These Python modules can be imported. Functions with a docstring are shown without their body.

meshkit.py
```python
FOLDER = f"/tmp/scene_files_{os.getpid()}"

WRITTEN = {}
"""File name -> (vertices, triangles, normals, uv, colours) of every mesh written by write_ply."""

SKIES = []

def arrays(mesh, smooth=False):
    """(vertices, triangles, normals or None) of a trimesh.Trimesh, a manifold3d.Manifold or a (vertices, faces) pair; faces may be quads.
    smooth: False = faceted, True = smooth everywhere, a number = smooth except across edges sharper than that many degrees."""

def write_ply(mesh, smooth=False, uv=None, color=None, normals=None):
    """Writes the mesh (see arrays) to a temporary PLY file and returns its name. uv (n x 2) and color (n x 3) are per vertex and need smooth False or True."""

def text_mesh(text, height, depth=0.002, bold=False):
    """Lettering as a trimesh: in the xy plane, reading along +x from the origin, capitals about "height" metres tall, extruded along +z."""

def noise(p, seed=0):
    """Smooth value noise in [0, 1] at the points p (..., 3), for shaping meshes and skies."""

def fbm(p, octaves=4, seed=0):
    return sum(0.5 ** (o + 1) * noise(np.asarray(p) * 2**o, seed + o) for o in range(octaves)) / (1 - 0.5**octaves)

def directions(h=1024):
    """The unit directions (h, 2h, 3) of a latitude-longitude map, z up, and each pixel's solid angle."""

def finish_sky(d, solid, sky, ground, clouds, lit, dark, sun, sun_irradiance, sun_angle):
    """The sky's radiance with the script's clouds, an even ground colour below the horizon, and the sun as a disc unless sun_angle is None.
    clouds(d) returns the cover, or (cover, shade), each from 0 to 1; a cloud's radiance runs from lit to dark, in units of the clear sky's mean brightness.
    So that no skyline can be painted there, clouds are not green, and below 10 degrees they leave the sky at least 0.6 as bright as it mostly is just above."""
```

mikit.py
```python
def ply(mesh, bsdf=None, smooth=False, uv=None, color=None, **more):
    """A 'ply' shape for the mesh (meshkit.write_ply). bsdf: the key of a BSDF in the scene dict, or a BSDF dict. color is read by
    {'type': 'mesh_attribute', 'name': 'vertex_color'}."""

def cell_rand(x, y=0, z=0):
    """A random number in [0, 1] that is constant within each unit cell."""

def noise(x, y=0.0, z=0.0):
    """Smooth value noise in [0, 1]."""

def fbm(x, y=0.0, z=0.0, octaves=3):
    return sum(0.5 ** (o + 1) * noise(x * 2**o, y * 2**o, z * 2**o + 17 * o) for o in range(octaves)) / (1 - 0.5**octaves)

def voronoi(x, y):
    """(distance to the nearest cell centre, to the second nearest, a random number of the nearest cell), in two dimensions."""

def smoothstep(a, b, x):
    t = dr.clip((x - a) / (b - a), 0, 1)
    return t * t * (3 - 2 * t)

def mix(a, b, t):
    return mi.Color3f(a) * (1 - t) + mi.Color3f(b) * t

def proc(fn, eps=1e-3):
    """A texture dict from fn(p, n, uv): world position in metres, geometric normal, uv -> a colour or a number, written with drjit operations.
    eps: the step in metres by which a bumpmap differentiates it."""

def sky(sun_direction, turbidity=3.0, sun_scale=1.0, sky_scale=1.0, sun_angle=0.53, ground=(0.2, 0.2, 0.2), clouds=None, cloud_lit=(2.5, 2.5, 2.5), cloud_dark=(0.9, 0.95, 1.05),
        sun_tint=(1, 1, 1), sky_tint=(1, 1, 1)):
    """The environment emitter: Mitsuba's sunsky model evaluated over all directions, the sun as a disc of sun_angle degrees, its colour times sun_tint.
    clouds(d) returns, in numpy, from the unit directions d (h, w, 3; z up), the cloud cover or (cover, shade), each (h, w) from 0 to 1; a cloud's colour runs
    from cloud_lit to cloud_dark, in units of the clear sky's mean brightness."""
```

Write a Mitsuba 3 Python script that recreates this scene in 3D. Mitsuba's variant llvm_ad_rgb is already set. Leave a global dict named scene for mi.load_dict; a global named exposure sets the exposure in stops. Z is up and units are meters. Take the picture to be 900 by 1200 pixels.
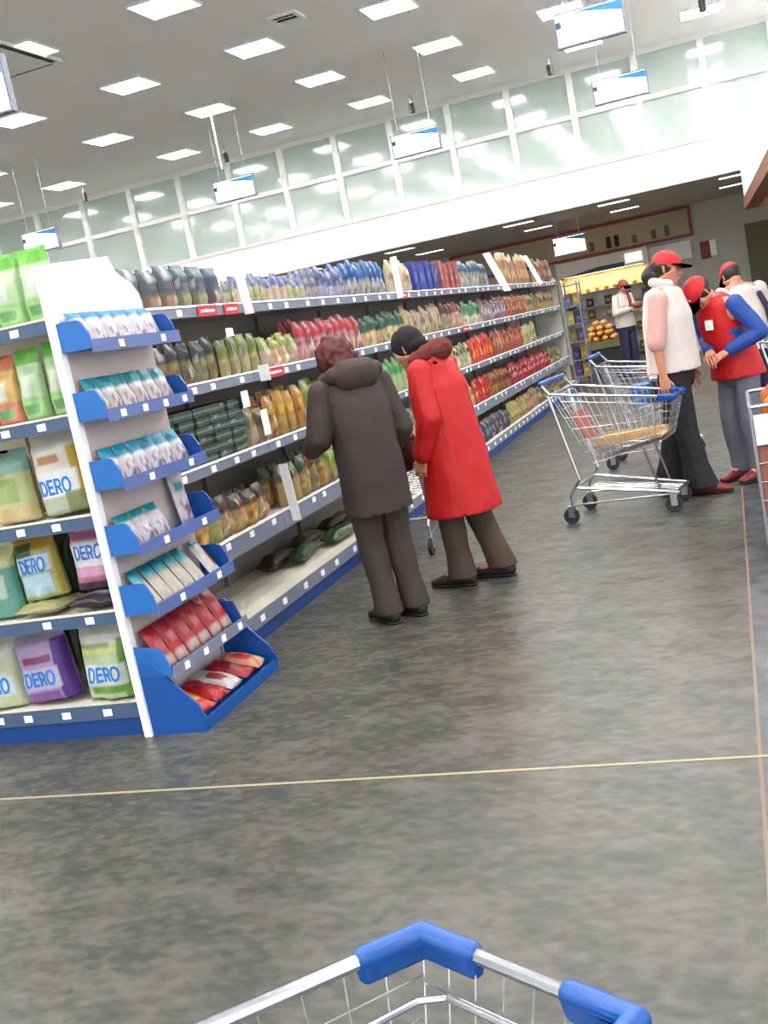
import math, random
import numpy as np, trimesh, mitsuba as mi, drjit as dr
import manifold3d as m3
from shapely.geometry import Polygon
import mikit, meshkit
from mikit import ply, proc, fbm, noise, smoothstep, mix

random.seed(5); rng = np.random.default_rng(5)
T = mi.ScalarTransform4f
scene, labels = {'type': 'scene'}, {}

# ------------------------------------------------------------------ camera
FOC = 1274.0
yv = np.array([402, -284, FOC]); yv /= np.linalg.norm(yv)          # aisle direction in camera axes (right, down, forward)
xv = -np.array([-3673, 520, FOC]); xv -= yv * (xv @ yv); xv /= np.linalg.norm(xv)
ROT = np.stack([xv, yv, np.cross(xv, yv)])
EYE = np.array([0, 0, 1.52])
fw, up = ROT @ [0, 0, 1], ROT @ [0, -1, 0]
scene['camera'] = {'type': 'perspective', 'fov': 2 * math.degrees(math.atan(450 / FOC)), 'fov_axis': 'x', 'near_clip': 0.05, 'far_clip': 200,
                   'to_world': T().look_at(origin=EYE.tolist(), target=(EYE + fw).tolist(), up=up.tolist())}
# ------------------------------------------------------------------ sky, light, exposure
exposure = 0.80
LAMP = 23.0
scene['sky'] = mikit.sky([-0.3, -0.6, 0.75], turbidity=6, sun_scale=0.0, sky_tint=(1.06, 1.0, 0.93), sky_scale=6.0, ground=(0.8, 0.8, 0.82), clouds=lambda d: np.ones(d.shape[:2]) * 0.9,
                         cloud_lit=(1.1, 1.12, 1.15), cloud_dark=(0.9, 0.95, 1.0))

# ------------------------------------------------------------------ colours and materials
def lin(c):
    c = np.asarray(c, float) / 255.0
    return np.where(c <= 0.04045, c / 12.92, ((c + 0.055) / 1.055) ** 2.4)
def rgb(c): return {'type': 'rgb', 'value': [float(x) for x in lin(c)]}
def mat(name, c, rough=0.5, metal=0.0, spec=0.5, **k):
    scene[name] = {'type': 'principled', 'base_color': c if isinstance(c, dict) else rgb(c), 'roughness': rough, 'metallic': metal, 'specular': spec, **k}
    return name
def mat2(name, c, rough=0.5, **k):
    mat(name, c, rough, **k); scene[name] = {'type': 'twosided', 'bsdf': scene[name]}
    return name

def L3(c): return [float(x) for x in lin(c)]
def floor_fn(p, n, uv):
    a = fbm(p.x * 6.0 + p.y * 2.0, p.y * 9.0, 0.0, 4)
    b = fbm(p.x * 22 - p.y * 9, p.y * 34 + p.x * 8, 3.0, 3)
    c = noise(p.x * 0.45, p.y * 0.35, 9.0)
    t = 0.5 * a + 0.5 * b
    col = mix(L3((52, 54, 51)), L3((80, 77, 69)), smoothstep(0.25, 0.78, t))
    return col * (0.88 + 0.24 * c)
def border_fn(p, n, uv):
    t = fbm(p.x * 9.0, p.y * 11.0, 2.0, 4)
    return mix(L3((46, 49, 54)), L3((66, 68, 72)), smoothstep(0.3, 0.7, t))
def ceil_fn(p, n, uv):
    t = fbm(p.x * 0.8, p.y * 0.8, 0.0, 3)
    return mix(L3((240, 238, 236)), L3((246, 244, 242)), t)
scene['floor_m'] = {'type': 'principled', 'base_color': proc(floor_fn), 'roughness': 0.36, 'specular': 0.32}
scene['border_m'] = {'type': 'principled', 'base_color': proc(border_fn), 'roughness': 0.35, 'specular': 0.45}
scene['ceiling_m'] = {'type': 'twosided', 'bsdf': {'type': 'diffuse', 'reflectance': proc(ceil_fn)}}
mat2('white_wall', (238, 238, 232), 0.7)
mat2('grey_wall', (178, 180, 172), 0.7)
mat2('brown_ceiling', (158, 150, 138), 0.8)
mat('seam_m', (136, 128, 102), 0.5)
mat('edge_m', (104, 84, 68), 0.5)
mat('window_m', (176, 190, 184), 0.09, spec=0.9)
mat('mullion_m', (228, 230, 226), 0.45)
mat('white_paint', (240, 240, 240), 0.4)
mat('cream_paint', (204, 200, 186), 0.45)
mat('panel_shaded_m', (186, 170, 164), 0.45)  # white display panel with the shade of its trays put into the colour
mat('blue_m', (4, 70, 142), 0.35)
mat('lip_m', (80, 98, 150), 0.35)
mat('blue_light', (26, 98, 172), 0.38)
mat('kick_m', (6, 56, 122), 0.4)
mat('rail_m', (112, 118, 136), 0.35)
mat('rail_dark', (62, 84, 112), 0.4)
mat('shelf_m', (176, 174, 168), 0.45)
mat('back_m', (120, 116, 110), 0.6)
mat('tag_m', (238, 240, 244), 0.5)
mat('red_m', (205, 22, 40), 0.4)
mat('maroon_m', (120, 30, 48), 0.5)
mat('frame_red', (138, 42, 40), 0.45)
mat('chrome', (205, 208, 214), 0.22, metal=1.0)
mat('chrome_dull', (176, 180, 186), 0.38, metal=1.0)
mat('rubber', (40, 40, 44), 0.7)
mat('dark_m', (30, 30, 34), 0.5)
mat('wood_m', (118, 70, 46), 0.45)
mat('olive_m', (92, 90, 66), 0.6)
mat('teal_dark', (24, 66, 84), 0.5)
mat('sky_blue', (40, 130, 205), 0.4)
mat('text_blue', (28, 112, 196), 0.4)
mat('skin', (188, 130, 104), 0.55)
mat('eye_m', (40, 30, 26), 0.2)
mat('brown_coat', (50, 35, 35), 0.75)
mat('brown_hood', (54, 39, 37), 0.8)
mat('brown_hair', (78, 22, 22), 0.6)
mat('dark_hair', (36, 26, 28), 0.5)
mat('brown_trousers', (54, 43, 38), 0.8)
mat('shoe_m', (40, 32, 32), 0.5)
mat('red_coat', (172, 6, 12), 0.6)
mat('black_hat', (26, 22, 28), 0.9)
mat('fur_m', (96, 42, 34), 0.95)
mat('olive_trousers', (66, 52, 40), 0.8)
mat('bag_m', (48, 26, 26), 0.45)
mat('white_vest', (200, 190, 184), 0.75)
mat('pink_cloth', (196, 150, 140), 0.75)
mat('black_trousers', (21, 17, 20), 0.75)
mat('cap_red', (186, 18, 28), 0.6)
mat('vest_red', (184, 14, 20), 0.6)
mat('blue_sleeve', (24, 64, 140), 0.65)
mat('jeans_m', (98, 98, 112), 0.8)
mat('navy_m', (28, 32, 60), 0.75)
mat('red_shoe', (112, 34, 30), 0.5)
mat('kraft', (176, 146, 98), 0.7)
mat('pink_pad', (136, 84, 70), 0.6)
scene['pack'] = {'type': 'principled', 'base_color': {'type': 'mesh_attribute', 'name': 'vertex_color'}, 'roughness': 0.38, 'specular': 0.5}
EMIT = {'lamp': ([1.0 * LAMP, 0.985 * LAMP, 0.95 * LAMP]), 'sign': [1.07, 1.12, 1.15], 'strip': [9.0, 8.6, 7.6], 'warm': [16.0, 9.0, 3.0]}

# ------------------------------------------------------------------ scene helpers
def add(key, mesh, m, parent=None, smooth=False, tw=None, emit=None, **k):
    """One entry of the scene; mesh may be a ready ply dict. A key that is taken gets the next number."""
    base = f'{parent}__{key}' if parent else key
    name, i = base, 0
    while name in scene or name in labels and not parent and name in used:
        i += 1; name = f'{base}_{i:03d}'
    d = dict(mesh) if isinstance(mesh, dict) else ply(mesh, m, smooth=smooth, **k)
    if isinstance(mesh, dict) and m: d['bsdf'] = {'type': 'ref', 'id': m}
    if tw is not None: d['to_world'] = tw
    if emit: d['emitter'] = {'type': 'area', 'radiance': {'type': 'rgb', 'value': EMIT[emit]}}
    scene[name] = d
    return name
used = set()
def thing(name, label, cat, group=None):
    base, i = name, 0
    while name in used or name in scene:
        i += 1; name = f'{base}_{i:03d}'
    used.add(name)
    labels[name] = {'label': label, 'category': cat}
    if group: labels[name]['group'] = group
    return name
def one(name, mesh, m, label, cat, group=None, **k):
    key = add(name, mesh, m, **k); used.add(key)
    labels[key] = {'label': label, 'category': cat}
    if group: labels[key]['group'] = group
    return key
def struct(name, mesh, m, parent=None, label=None, **k):
    key = add(name, mesh, m, parent, **k); used.add(key)
    if not parent: labels[key] = {'kind': 'structure', **({'label': label} if label else {})}
    return key

def box(x0, x1, y0, y1, z0, z1):
    m = trimesh.creation.box([x1 - x0, y1 - y0, z1 - z0]); m.apply_translation([(x0 + x1) / 2, (y0 + y1) / 2, (z0 + z1) / 2]); return m
def cbox(c, s, r=0.0):
    if r > 0: return rbox(c, s, r)
    m = trimesh.creation.box(s); m.apply_translation(c); return m
def cat(ms): return trimesh.util.concatenate(ms)
def totri(man):
    a = man.to_mesh(); return trimesh.Trimesh(np.asarray(a.vert_properties)[:, :3], np.asarray(a.tri_verts), process=False)
ICO = np.array(trimesh.creation.icosphere(1).vertices)
ICO2 = np.array(trimesh.creation.icosphere(2).vertices)
def hull(pts): return m3.Manifold.hull_points(np.asarray(pts, float))
def rbox(c, s, r):
    c, s = np.asarray(c, float), np.asarray(s, float) / 2 - r
    return totri(hull(np.vstack([c + s * np.array(k) + r * ICO for k in np.ndindex(2, 2, 2) for k in [[2 * q - 1 for q in k]]])))
def bone(p, q, r0, r1): return hull(np.vstack([np.asarray(p) + r0 * ICO, np.asarray(q) + r1 * ICO]))
def chain(pts, rs): return [bone(pts[i], pts[i + 1], rs[i], rs[i + 1]) for i in range(len(pts) - 1)]
def ell(c, r, R=None): 
    p = ICO2 * np.asarray(r, float)
    return hull((p if R is None else p @ np.asarray(R).T) + np.asarray(c, float))
def union(ms): return m3.Manifold.batch_boolean(ms, m3.OpType.Add)
def skin_mesh(ms, length, it=10, fold=0.0, freq=9.0, seed=0):
    man = (union(ms) if isinstance(ms, list) else ms).refine_to_length(length)
    t = totri(man); t.merge_vertices()
    trimesh.smoothing.filter_taubin(t, lamb=0.5, nu=0.53, iterations=it)
    if fold:
        v = np.array(t.vertices); n = np.array(t.vertex_normals)
        f = meshkit.fbm(v * np.array([freq, freq, freq * 0.55]), 3, seed) - 0.5
        t.vertices = v + n * (f * 2 * fold)[:, None]
    return t
def seg(p, q, r, n=6):
    p, q = np.asarray(p, float), np.asarray(q, float); d = q - p; L = np.linalg.norm(d); d /= L
    a = np.cross(d, [0, 0, 1.0] if abs(d[2]) < 0.9 else [1.0, 0, 0]); a /= np.linalg.norm(a); b = np.cross(d, a)
    t = np.arange(n) * 2 * np.pi / n; ring = r * (np.cos(t)[:, None] * a + np.sin(t)[:, None] * b)
    v = np.vstack([p + ring, q + ring, [p], [q]]); i = np.arange(n); j = (i + 1) % n
    f = np.vstack([np.stack([i, j, j + n], 1), np.stack([i, j + n, i + n], 1), np.stack([j, i, 0 * i + 2 * n], 1), np.stack([i + n, j + n, 0 * i + 2 * n + 1], 1)])
    return trimesh.Trimesh(v, f, process=False)
def tube(pts, r, n=8): 
    out = [seg(pts[i], pts[i + 1], r, n) for i in range(len(pts) - 1)]
    for p in pts[1:-1]:
        s = trimesh.creation.icosphere(1, radius=r); s.apply_translation(p); out.append(s)
    return cat(out)
def prism(poly, h, axis='y', at=0.0):
    """polygon in (x,z) swept along y from at to at+h (axis y), or in (x,y) along z, or in (y,z) along x."""
    m = trimesh.creation.extrude_polygon(Polygon(poly), h, engine='earcut'); v = np.array(m.vertices)
    if axis == 'y': v = np.stack([v[:, 0], v[:, 2] + at, v[:, 1]], 1); f = m.faces[:, ::-1]
    elif axis == 'x': v = np.stack([v[:, 2] + at, v[:, 0], v[:, 1]], 1); f = m.faces
    else: v = v + [0, 0, at]; f = m.faces
    return trimesh.Trimesh(v, f, process=False)
def TR(x, y, z, rz=0, rx=0, ry=0, s=1): 
    t = T().translate([float(x), float(y), float(z)])
    if rz: t = t.rotate([0, 0, 1], float(rz))
    if rx: t = t.rotate([1, 0, 0], float(rx))
    if ry: t = t.rotate([0, 1, 0], float(ry))
    return t

# ================================================================== the setting
YB, ZC, ZL, YF = 20.6, 5.54, 3.15, 27.0                      # window wall, ceiling, low ceiling, bakery wall
XL, XR, Y0 = -17.0, 4.0, -8.0
struct('floor', box(XL, -0.10, Y0, YF, -0.1, 0), 'floor_m', label='grey mottled vinyl floor of the aisle')
struct('border_strip', box(-0.10, XR, Y0, YF, -0.1, 0), 'border_m', 'floor')
struct('border_edge', box(-0.112, -0.10, Y0, YF, -0.001, 0.0012), 'edge_m', 'floor')
struct('seam', box(XL, XR, 3.407, 3.423, -0.001, 0.0015), 'seam_m', 'floor')
struct('ceiling', box(XL, XR, Y0, YB + 0.2, ZC, ZC + 0.1), 'ceiling_m', label='pale grey suspended ceiling')
struct('low_ceiling', box(XL, XR, YB + 0.2, YF, ZL, ZL + 0.1), 'brown_ceiling', 'ceiling')
struct('wall_left', box(XL - 0.1, XL, Y0, YF, 0, ZC), 'white_wall')
wr = struct('wall_right', cat([box(XR, XR + 0.1, 19.0, YF, 0, ZC), box(XR, XR + 0.1, Y0, 19.0, 0, 0.35), box(XR, XR + 0.1, Y0, 19.0, 5.3, ZC)]), 'white_wall')   # open shop front: daylight
for k in range(10): struct('pillar', box(XR - 0.02, XR + 0.12, Y0 + k * 3.0 - 0.08, Y0 + k * 3.0 + 0.08, 0.35, 5.3), 'white_wall', wr)
struct('wall_front', box(XL, XR, Y0 - 0.1, Y0, 4.3, ZC), 'white_wall')
struct('wall_bakery', box(XL, XR, YF, YF + 0.1, 0, ZL), 'grey_wall', label='grey green far wall behind the bakery')
struct('wall_back', box(XL, XR, YB, YB + 0.2, ZL, 3.80), 'white_wall', label='white band of wall under the high windows')
struct('header', box(XL, XR, YB + 0.06, YB + 0.2, 3.80, ZC), 'grey_wall', 'wall_back')
# the high window band: panes, mullions and rails
win = struct('window_1', box(XL, XR, YB + 0.0, YB + 0.06, 5.44, ZC - 0.001), 'mullion_m')
pitch, x = 1.115, -2.47 * 1.35 + 0.0
xs = np.arange(-13, 8) * 1.135 - 3.33
xs = xs[(xs > XL + 0.3) & (xs < XR - 0.2)]
for xm in xs: struct('mullion', box(xm - 0.055, xm + 0.055, YB - 0.04, YB + 0.055, 3.81, 5.44), 'mullion_m', win)
struct('transom', box(XL, XR, YB - 0.025, YB + 0.05, 4.66, 4.74), 'mullion_m', win)
struct('sill', box(XL, XR, YB - 0.03, YB + 0.05, 3.78, 3.83), 'mullion_m', win)
for xa, xb in zip(xs[:-1], xs[1:]):
    for za, zb in ((3.83, 4.66), (4.74, 5.44)):
        struct('pane', box(xa + 0.055, xb - 0.055, YB + 0.03, YB + 0.058, za, zb), 'window_m', win)

# ceiling lamps
ORDL = ['first', 'second', 'third', 'fourth', 'fifth', 'sixth', 'seventh', 'eighth', 'ninth', 'tenth', 'eleventh']
lamp_frame = ply(cat([box(-0.315, 0.315, 0.30, 0.315, -0.02, 0), box(-0.315, 0.315, -0.315, -0.30, -0.02, 0), box(-0.315, -0.30, -0.3, 0.3, -0.02, 0), box(0.30, 0.315, -0.3, 0.3, -0.02, 0)]), 'white_paint')
lamp_diff = ply(trimesh.Trimesh([[-0.3, -0.3, -0.012], [0.3, -0.3, -0.012], [0.3, 0.3, -0.012], [-0.3, 0.3, -0.012]], [[0, 2, 1], [0, 3, 2]], process=False), 'white_paint')
def ceiling_lamp(x, y, i, j):
    t = thing('ceiling_lamp', f'square ceiling light, {ORDL[j]} from the window wall in the {ORDL[i]} row from left', 'ceiling light', 'square ceiling lights')
    add('frame', lamp_frame, None, t, tw=TR(x, y, ZC)); add('diffuser', lamp_diff, None, t, tw=TR(x, y, ZC), emit='lamp')
for i, x in enumerate((-13.45, -11.75, -9.22, -7.33, -5.43, -3.55, -1.72, 0.14, 2.0)):
    for j in range(0, 11):
        y = 19.03 - 2.46 * j
        ceiling_lamp(x, y, i, j)
# lamps of the low ceiling
def strip_lamp(x, y, i, j):
    t = thing('strip_lamp', f'pair of thin strip lights under the low ceiling, {ORDL[i]} column from left, {ORDL[j]} row', 'ceiling light', 'strip lights over the bakery')
    add('housing', box(x - 0.29, x + 0.29, y - 0.16, y + 0.16, ZL - 0.03, ZL - 0.001), 'brown_ceiling', t)
    q = trimesh.Trimesh([[x - 0.28, y - 0.15, ZL - 0.032], [x + 0.28, y - 0.15, ZL - 0.032], [x + 0.28, y + 0.15, ZL - 0.032], [x - 0.28, y + 0.15, ZL - 0.032]], [[0, 2, 1], [0, 3, 2]], process=False)
    add('tube', q, 'white_paint', t, emit='strip')
for i, x in enumerate((-9.8, -8.0, -6.0, -3.6, -1.8, 0.36)):
    for j, y in enumerate((21.2, 23.5)): strip_lamp(x, y, i, j)

# ceiling vents
def vent(x, y, s, label):
    t = thing('ceiling_vent', label, 'vent')
    add('frame', cat([box(x - s, x + s, y - s, y - s + 0.05, ZC - 0.03, ZC), box(x - s, x + s, y + s - 0.05, y + s, ZC - 0.03, ZC), box(x - s, x - s + 0.05, y - s + 0.05, y + s - 0.05, ZC - 0.03, ZC), box(x + s - 0.05, x + s, y - s + 0.05, y + s - 0.05, ZC - 0.03, ZC)]), 'white_paint', t)
    add('slot', box(x - s + 0.05, x + s - 0.05, y - s + 0.05, y + s - 0.05, ZC - 0.012, ZC - 0.001), 'dark_m', t)
    n = int(s * 2 / 0.1)
    for k in range(1, n): 
        yy = y - s + k * 2 * s / n
        m = box(-s + 0.05, s - 0.05, -0.04, 0.04, -0.004, 0.004); m.apply_transform(trimesh.transformations.rotation_matrix(0.5, [1, 0, 0])); m.apply_translation([x, yy, ZC - 0.024]); add('slat', m, 'white_paint', t)
vent(-4.63, 13.28, 0.19, 'small dark square air vent in the ceiling between two rows of lights')
t = thing('air_conditioner', 'flush ceiling air unit with a dark slot along one edge at top left', 'air conditioner')
ax0, ax1, ay0, ay1 = -8.4, -7.22, 11.1, 12.3
add('panel', box(ax0, ax1, ay0, ay1, ZC - 0.035, ZC - 0.001), 'ceiling_m', t)
add('slot', box(ax1 - 0.10, ax1 - 0.03, ay0 + 0.05, ay1 - 0.1, ZC - 0.038, ZC - 0.03), 'dark_m', t)
add('slot', box(ax0 + 0.1, ax1 - 0.12, ay1 - 0.07, ay1 - 0.03, ZC - 0.038, ZC - 0.03), 'back_m', t)

# hanging signs: light boxes with a blue wave along the top
def hang_sign(x, y, zc, w, h, label, ztop=ZC, glow=True):
    t = thing('hanging_sign', label, 'sign')
    x0, x1, z0, z1 = x - w / 2, x + w / 2, zc - h / 2, zc + h / 2
    add('casing', box(x0 - 0.015, x1 + 0.015, y, y + 0.08, z0 - 0.015, z1 + 0.015), 'rail_m', t)
    q = trimesh.Trimesh([[x0, y - 0.003, z0], [x1, y - 0.003, z0], [x1, y - 0.003, z1], [x0, y - 0.003, z1]], [[0, 1, 2], [0, 2, 3]], process=False)
    add('face', q, 'white_paint', t, emit='sign')
    us = np.linspace(0, 1, 9)
    wave = [(x0 + w * (0.25 + 0.75 * u), z1 - 0.02 * h - (0.02 + 0.30 * u ** 1.3) * h) for u in us] + [(x0 + w * (0.25 + 0.75 * u), z1 - 0.02 * h - 0.02 * h) for u in us[::-1]]
    add('wave', prism(wave, 0.004, 'y', y - 0.009), 'sky_blue', t)
    add('edge_mark', box(x0, x0 + 0.05, y - 0.009, y - 0.005, zc + 0.02, zc + 0.02 + 0.2 * h), 'teal_dark', t)
    for sx in (x0 + 0.1, x1 - 0.1): add('cable', seg((sx, y + 0.04, z1 + 0.01), (sx, y + 0.04, ztop), 0.006), 'chrome_dull', t)
hang_sign(-7.0, 16.1, 4.2, 0.66, 0.30, 'white lit sign with blue wave hanging right of the pale rod')
hang_sign(-4.02, 16.1, 4.2, 0.70, 0.30, 'white lit sign with blue wave hanging alone near the middle of the window band')
hang_sign(-10.75, 16.3, 4.2, 0.66, 0.32, 'white lit sign hanging low above the green detergent pouches')
hang_sign(-1.0, 12.2, 4.27, 0.68, 0.32, 'largest white lit sign with blue wave, near the top edge')
hang_sign(-1.05, 16.2, 4.25, 0.72, 0.30, 'white lit sign with blue wave under the largest hanging sign')
hang_sign(-5.98, 8.6, 4.30, 0.66, 0.46, 'white and blue lit sign cut by the left edge of the photo')
hang_sign(-2.95, 23.0, 2.63, 0.64, 0.34, 'white lit sign hanging under the low ceiling before the red framed panel', ztop=ZL)
# small dark spot heads under the ceiling before the windows
for i, (x, y) in enumerate(((-8.45, 19.35), (-11.65, 19.5), (-4.8, 19.4), (-2.33, 19.3), (0.17, 17.7))):
    t = thing('ceiling_spot', f'small dark fitting on a thin stem under the ceiling, {ORDL[(1, 0, 2, 3, 4)[i]]} from left', 'ceiling fitting', 'dark fittings before the window band')
    add('stem', seg((x, y, ZC), (x, y, ZC - 0.16), 0.012), 'chrome_dull', t)
    m = trimesh.creation.cylinder(0.05, 0.16, sections=14); m.apply_translation([x, y, ZC - 0.22]); add('head', m, 'dark_m', t, smooth=40)
one('hanging_rod', seg((-7.35, 16.6, ZC), (-7.35, 16.6, 4.62), 0.018, 10), 'mullion_m', 'thin pale rod hanging from the ceiling left of a lit sign', 'rod', smooth=40)

# ================================================================== packages
def lc(c): return lin(c)
def paint(n, base, rects, U, V, jit=0.06, seed=0, mott=0.0):
    r = np.random.default_rng(seed); tint = 1 + mott * 0.55 * r.standard_normal(3) * [1, .8, 1]; col = np.tile(lin(base) * tint, (n, 1))
    for u0, u1, v0, v1, c in rects:
        m = (U >= u0) & (U <= u1) & (V >= v0) & (V <= v1); col[m] = lin(c) * tint
    for _ in range(int(mott * 40)):
        a, b = r.uniform(-1, .8), r.uniform(0, .9); m = (U >= a) & (U <= a + r.uniform(.2, .7)) & (V >= b) & (V <= b + r.uniform(.08, .25))
        col[m] = col[m] * r.uniform(.35, 1.7) if r.random() < .8 else col[m] * .4 + .45
    return np.clip(0.55 * col * (1 + jit * r.standard_normal((n, 1))), 0, 1)
def pouch(w, h, d, base, rects=(), nu=9, nv=12, taper=0.78, jit=0.08, seed=0, flat=0.5, dent=0.03, mott=0.0):
    """soft packet: front towards -y, standing on z=0, centred on x,y."""
    u = np.linspace(-1, 1, nu); v = np.linspace(0, 1, nv); U, V = np.meshgrid(u, v)
    g = np.interp(V, [0, 0.03, 0.2, taper, 0.94, 1.0], [flat, flat + 0.15, 1.0, 0.8, 0.10, 0.0])
    th = d / 2 * g * np.sqrt(np.clip(1 - np.abs(U) ** 3, 0, 1))
    ins = 1 - 0.05 * np.sin(np.pi * np.clip(V, 0, 1)) 
    X = w / 2 * U * ins
    P = np.stack([X, th * 0, V * h], -1).reshape(-1, 3)
    nz = (meshkit.noise(np.stack([U * 2.2 + seed, V * 4, U * 0], -1), seed) - 0.5) * dent * min(1, d / 0.06)
    nz = nz * np.sqrt(np.clip(1 - U ** 2, 0, 1))
    F = P.copy(); F[:, 1] = -(th + nz * (g > 0.02)).ravel(); B = P.copy(); B[:, 1] = th.ravel()
    vv = np.vstack([F, B]); n = nu * nv
    i, j = np.meshgrid(np.arange(nu - 1), np.arange(nv - 1)); a = (j * nu + i).ravel(); b = a + 1; c = a + nu; e = c + 1
    f = [np.stack([a, b, e], 1), np.stack([a, e, c], 1), np.stack([a + n, e + n, b + n], 1), np.stack([a + n, c + n, e + n], 1)]
    k = np.arange(nu - 1); f += [np.stack([k, k + n, k + 1 + n], 1), np.stack([k, k + 1 + n, k + 1], 1)]
    cF = paint(n, base, rects, U.ravel(), V.ravel(), jit, seed, mott); cB = paint(n, base, (), U.ravel(), V.ravel(), jit, seed + 1, mott)
    return trimesh.Trimesh(vv, np.vstack(f), process=False), np.vstack([cF, cB]), (U, V, F.reshape(nv, nu, 3))
def carton(w, h, d, base, rects=(), jit=0.06, seed=0, nu=7, nv=9, mott=0.0):
    vs, fs, cs, o = [], [], [], 0
    fr = [((-w/2, -d/2, 0), (w, 0, 0), (0, 0, h), 1), ((w/2, d/2, 0), (-w, 0, 0), (0, 0, h), 0), ((w/2, -d/2, 0), (0, d, 0), (0, 0, h), 0), ((-w/2, d/2, 0), (0, -d, 0), (0, 0, h), 0), ((-w/2, -d/2, h), (w, 0, 0), (0, d, 0), 2), ((-w/2, d/2, 0), (w, 0, 0), (0, -d, 0), 0)]
    for p, a, b, front in fr:
        U, V = np.meshgrid(np.linspace(0, 1, nu), np.linspace(0, 1, nv)); P = np.array(p) + U.reshape(-1, 1) * np.array(a) + V.reshape(-1, 1) * np.array(b)
        i, j = np.meshgrid(np.arange(nu - 1), np.arange(nv - 1)); q = (j * nu + i).ravel() + o
        fs += [np.stack([q, q + 1, q + nu + 1], 1), np.stack([q, q + nu + 1, q + nu], 1)]; vs.append(P); o += nu * nv
        VV = V.ravel() if front < 2 else np.ones(nu * nv)
        cs.append(paint(nu * nv, base, rects if front == 1 else [r for r in rects if r[0] <= -1 and r[1] >= 1], 2 * U.ravel() - 1, VV, jit, seed, mott))
    return trimesh.Trimesh(np.vstack(vs), np.vstack(fs), process=False), np.vstack(cs)
def lathe_pack(prof, cols, n=14):
    prof = np.array(prof, float); t = np.arange(n) * 2 * np.pi / n
    v = np.stack([prof[:, :1] * np.cos(t), prof[:, :1] * np.sin(t), np.repeat(prof[:, 1:], n, 1)], -1).reshape(-1, 3)
    f = []
    for k in range(len(prof) - 1):
        i = np.arange(n); a, b = k * n + i, k * n + (i + 1) % n
        f += [np.stack([a, b, b + n], 1), np.stack([a, b + n, a + n], 1)]
    c = np.repeat(np.array([lin(c) for c in cols]), n, 0)
    return trimesh.Trimesh(v, np.vstack(f), process=False), c
def pk(mc, smooth=True): return ply(mc[0], 'pack', smooth=smooth, color=mc[1])

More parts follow.
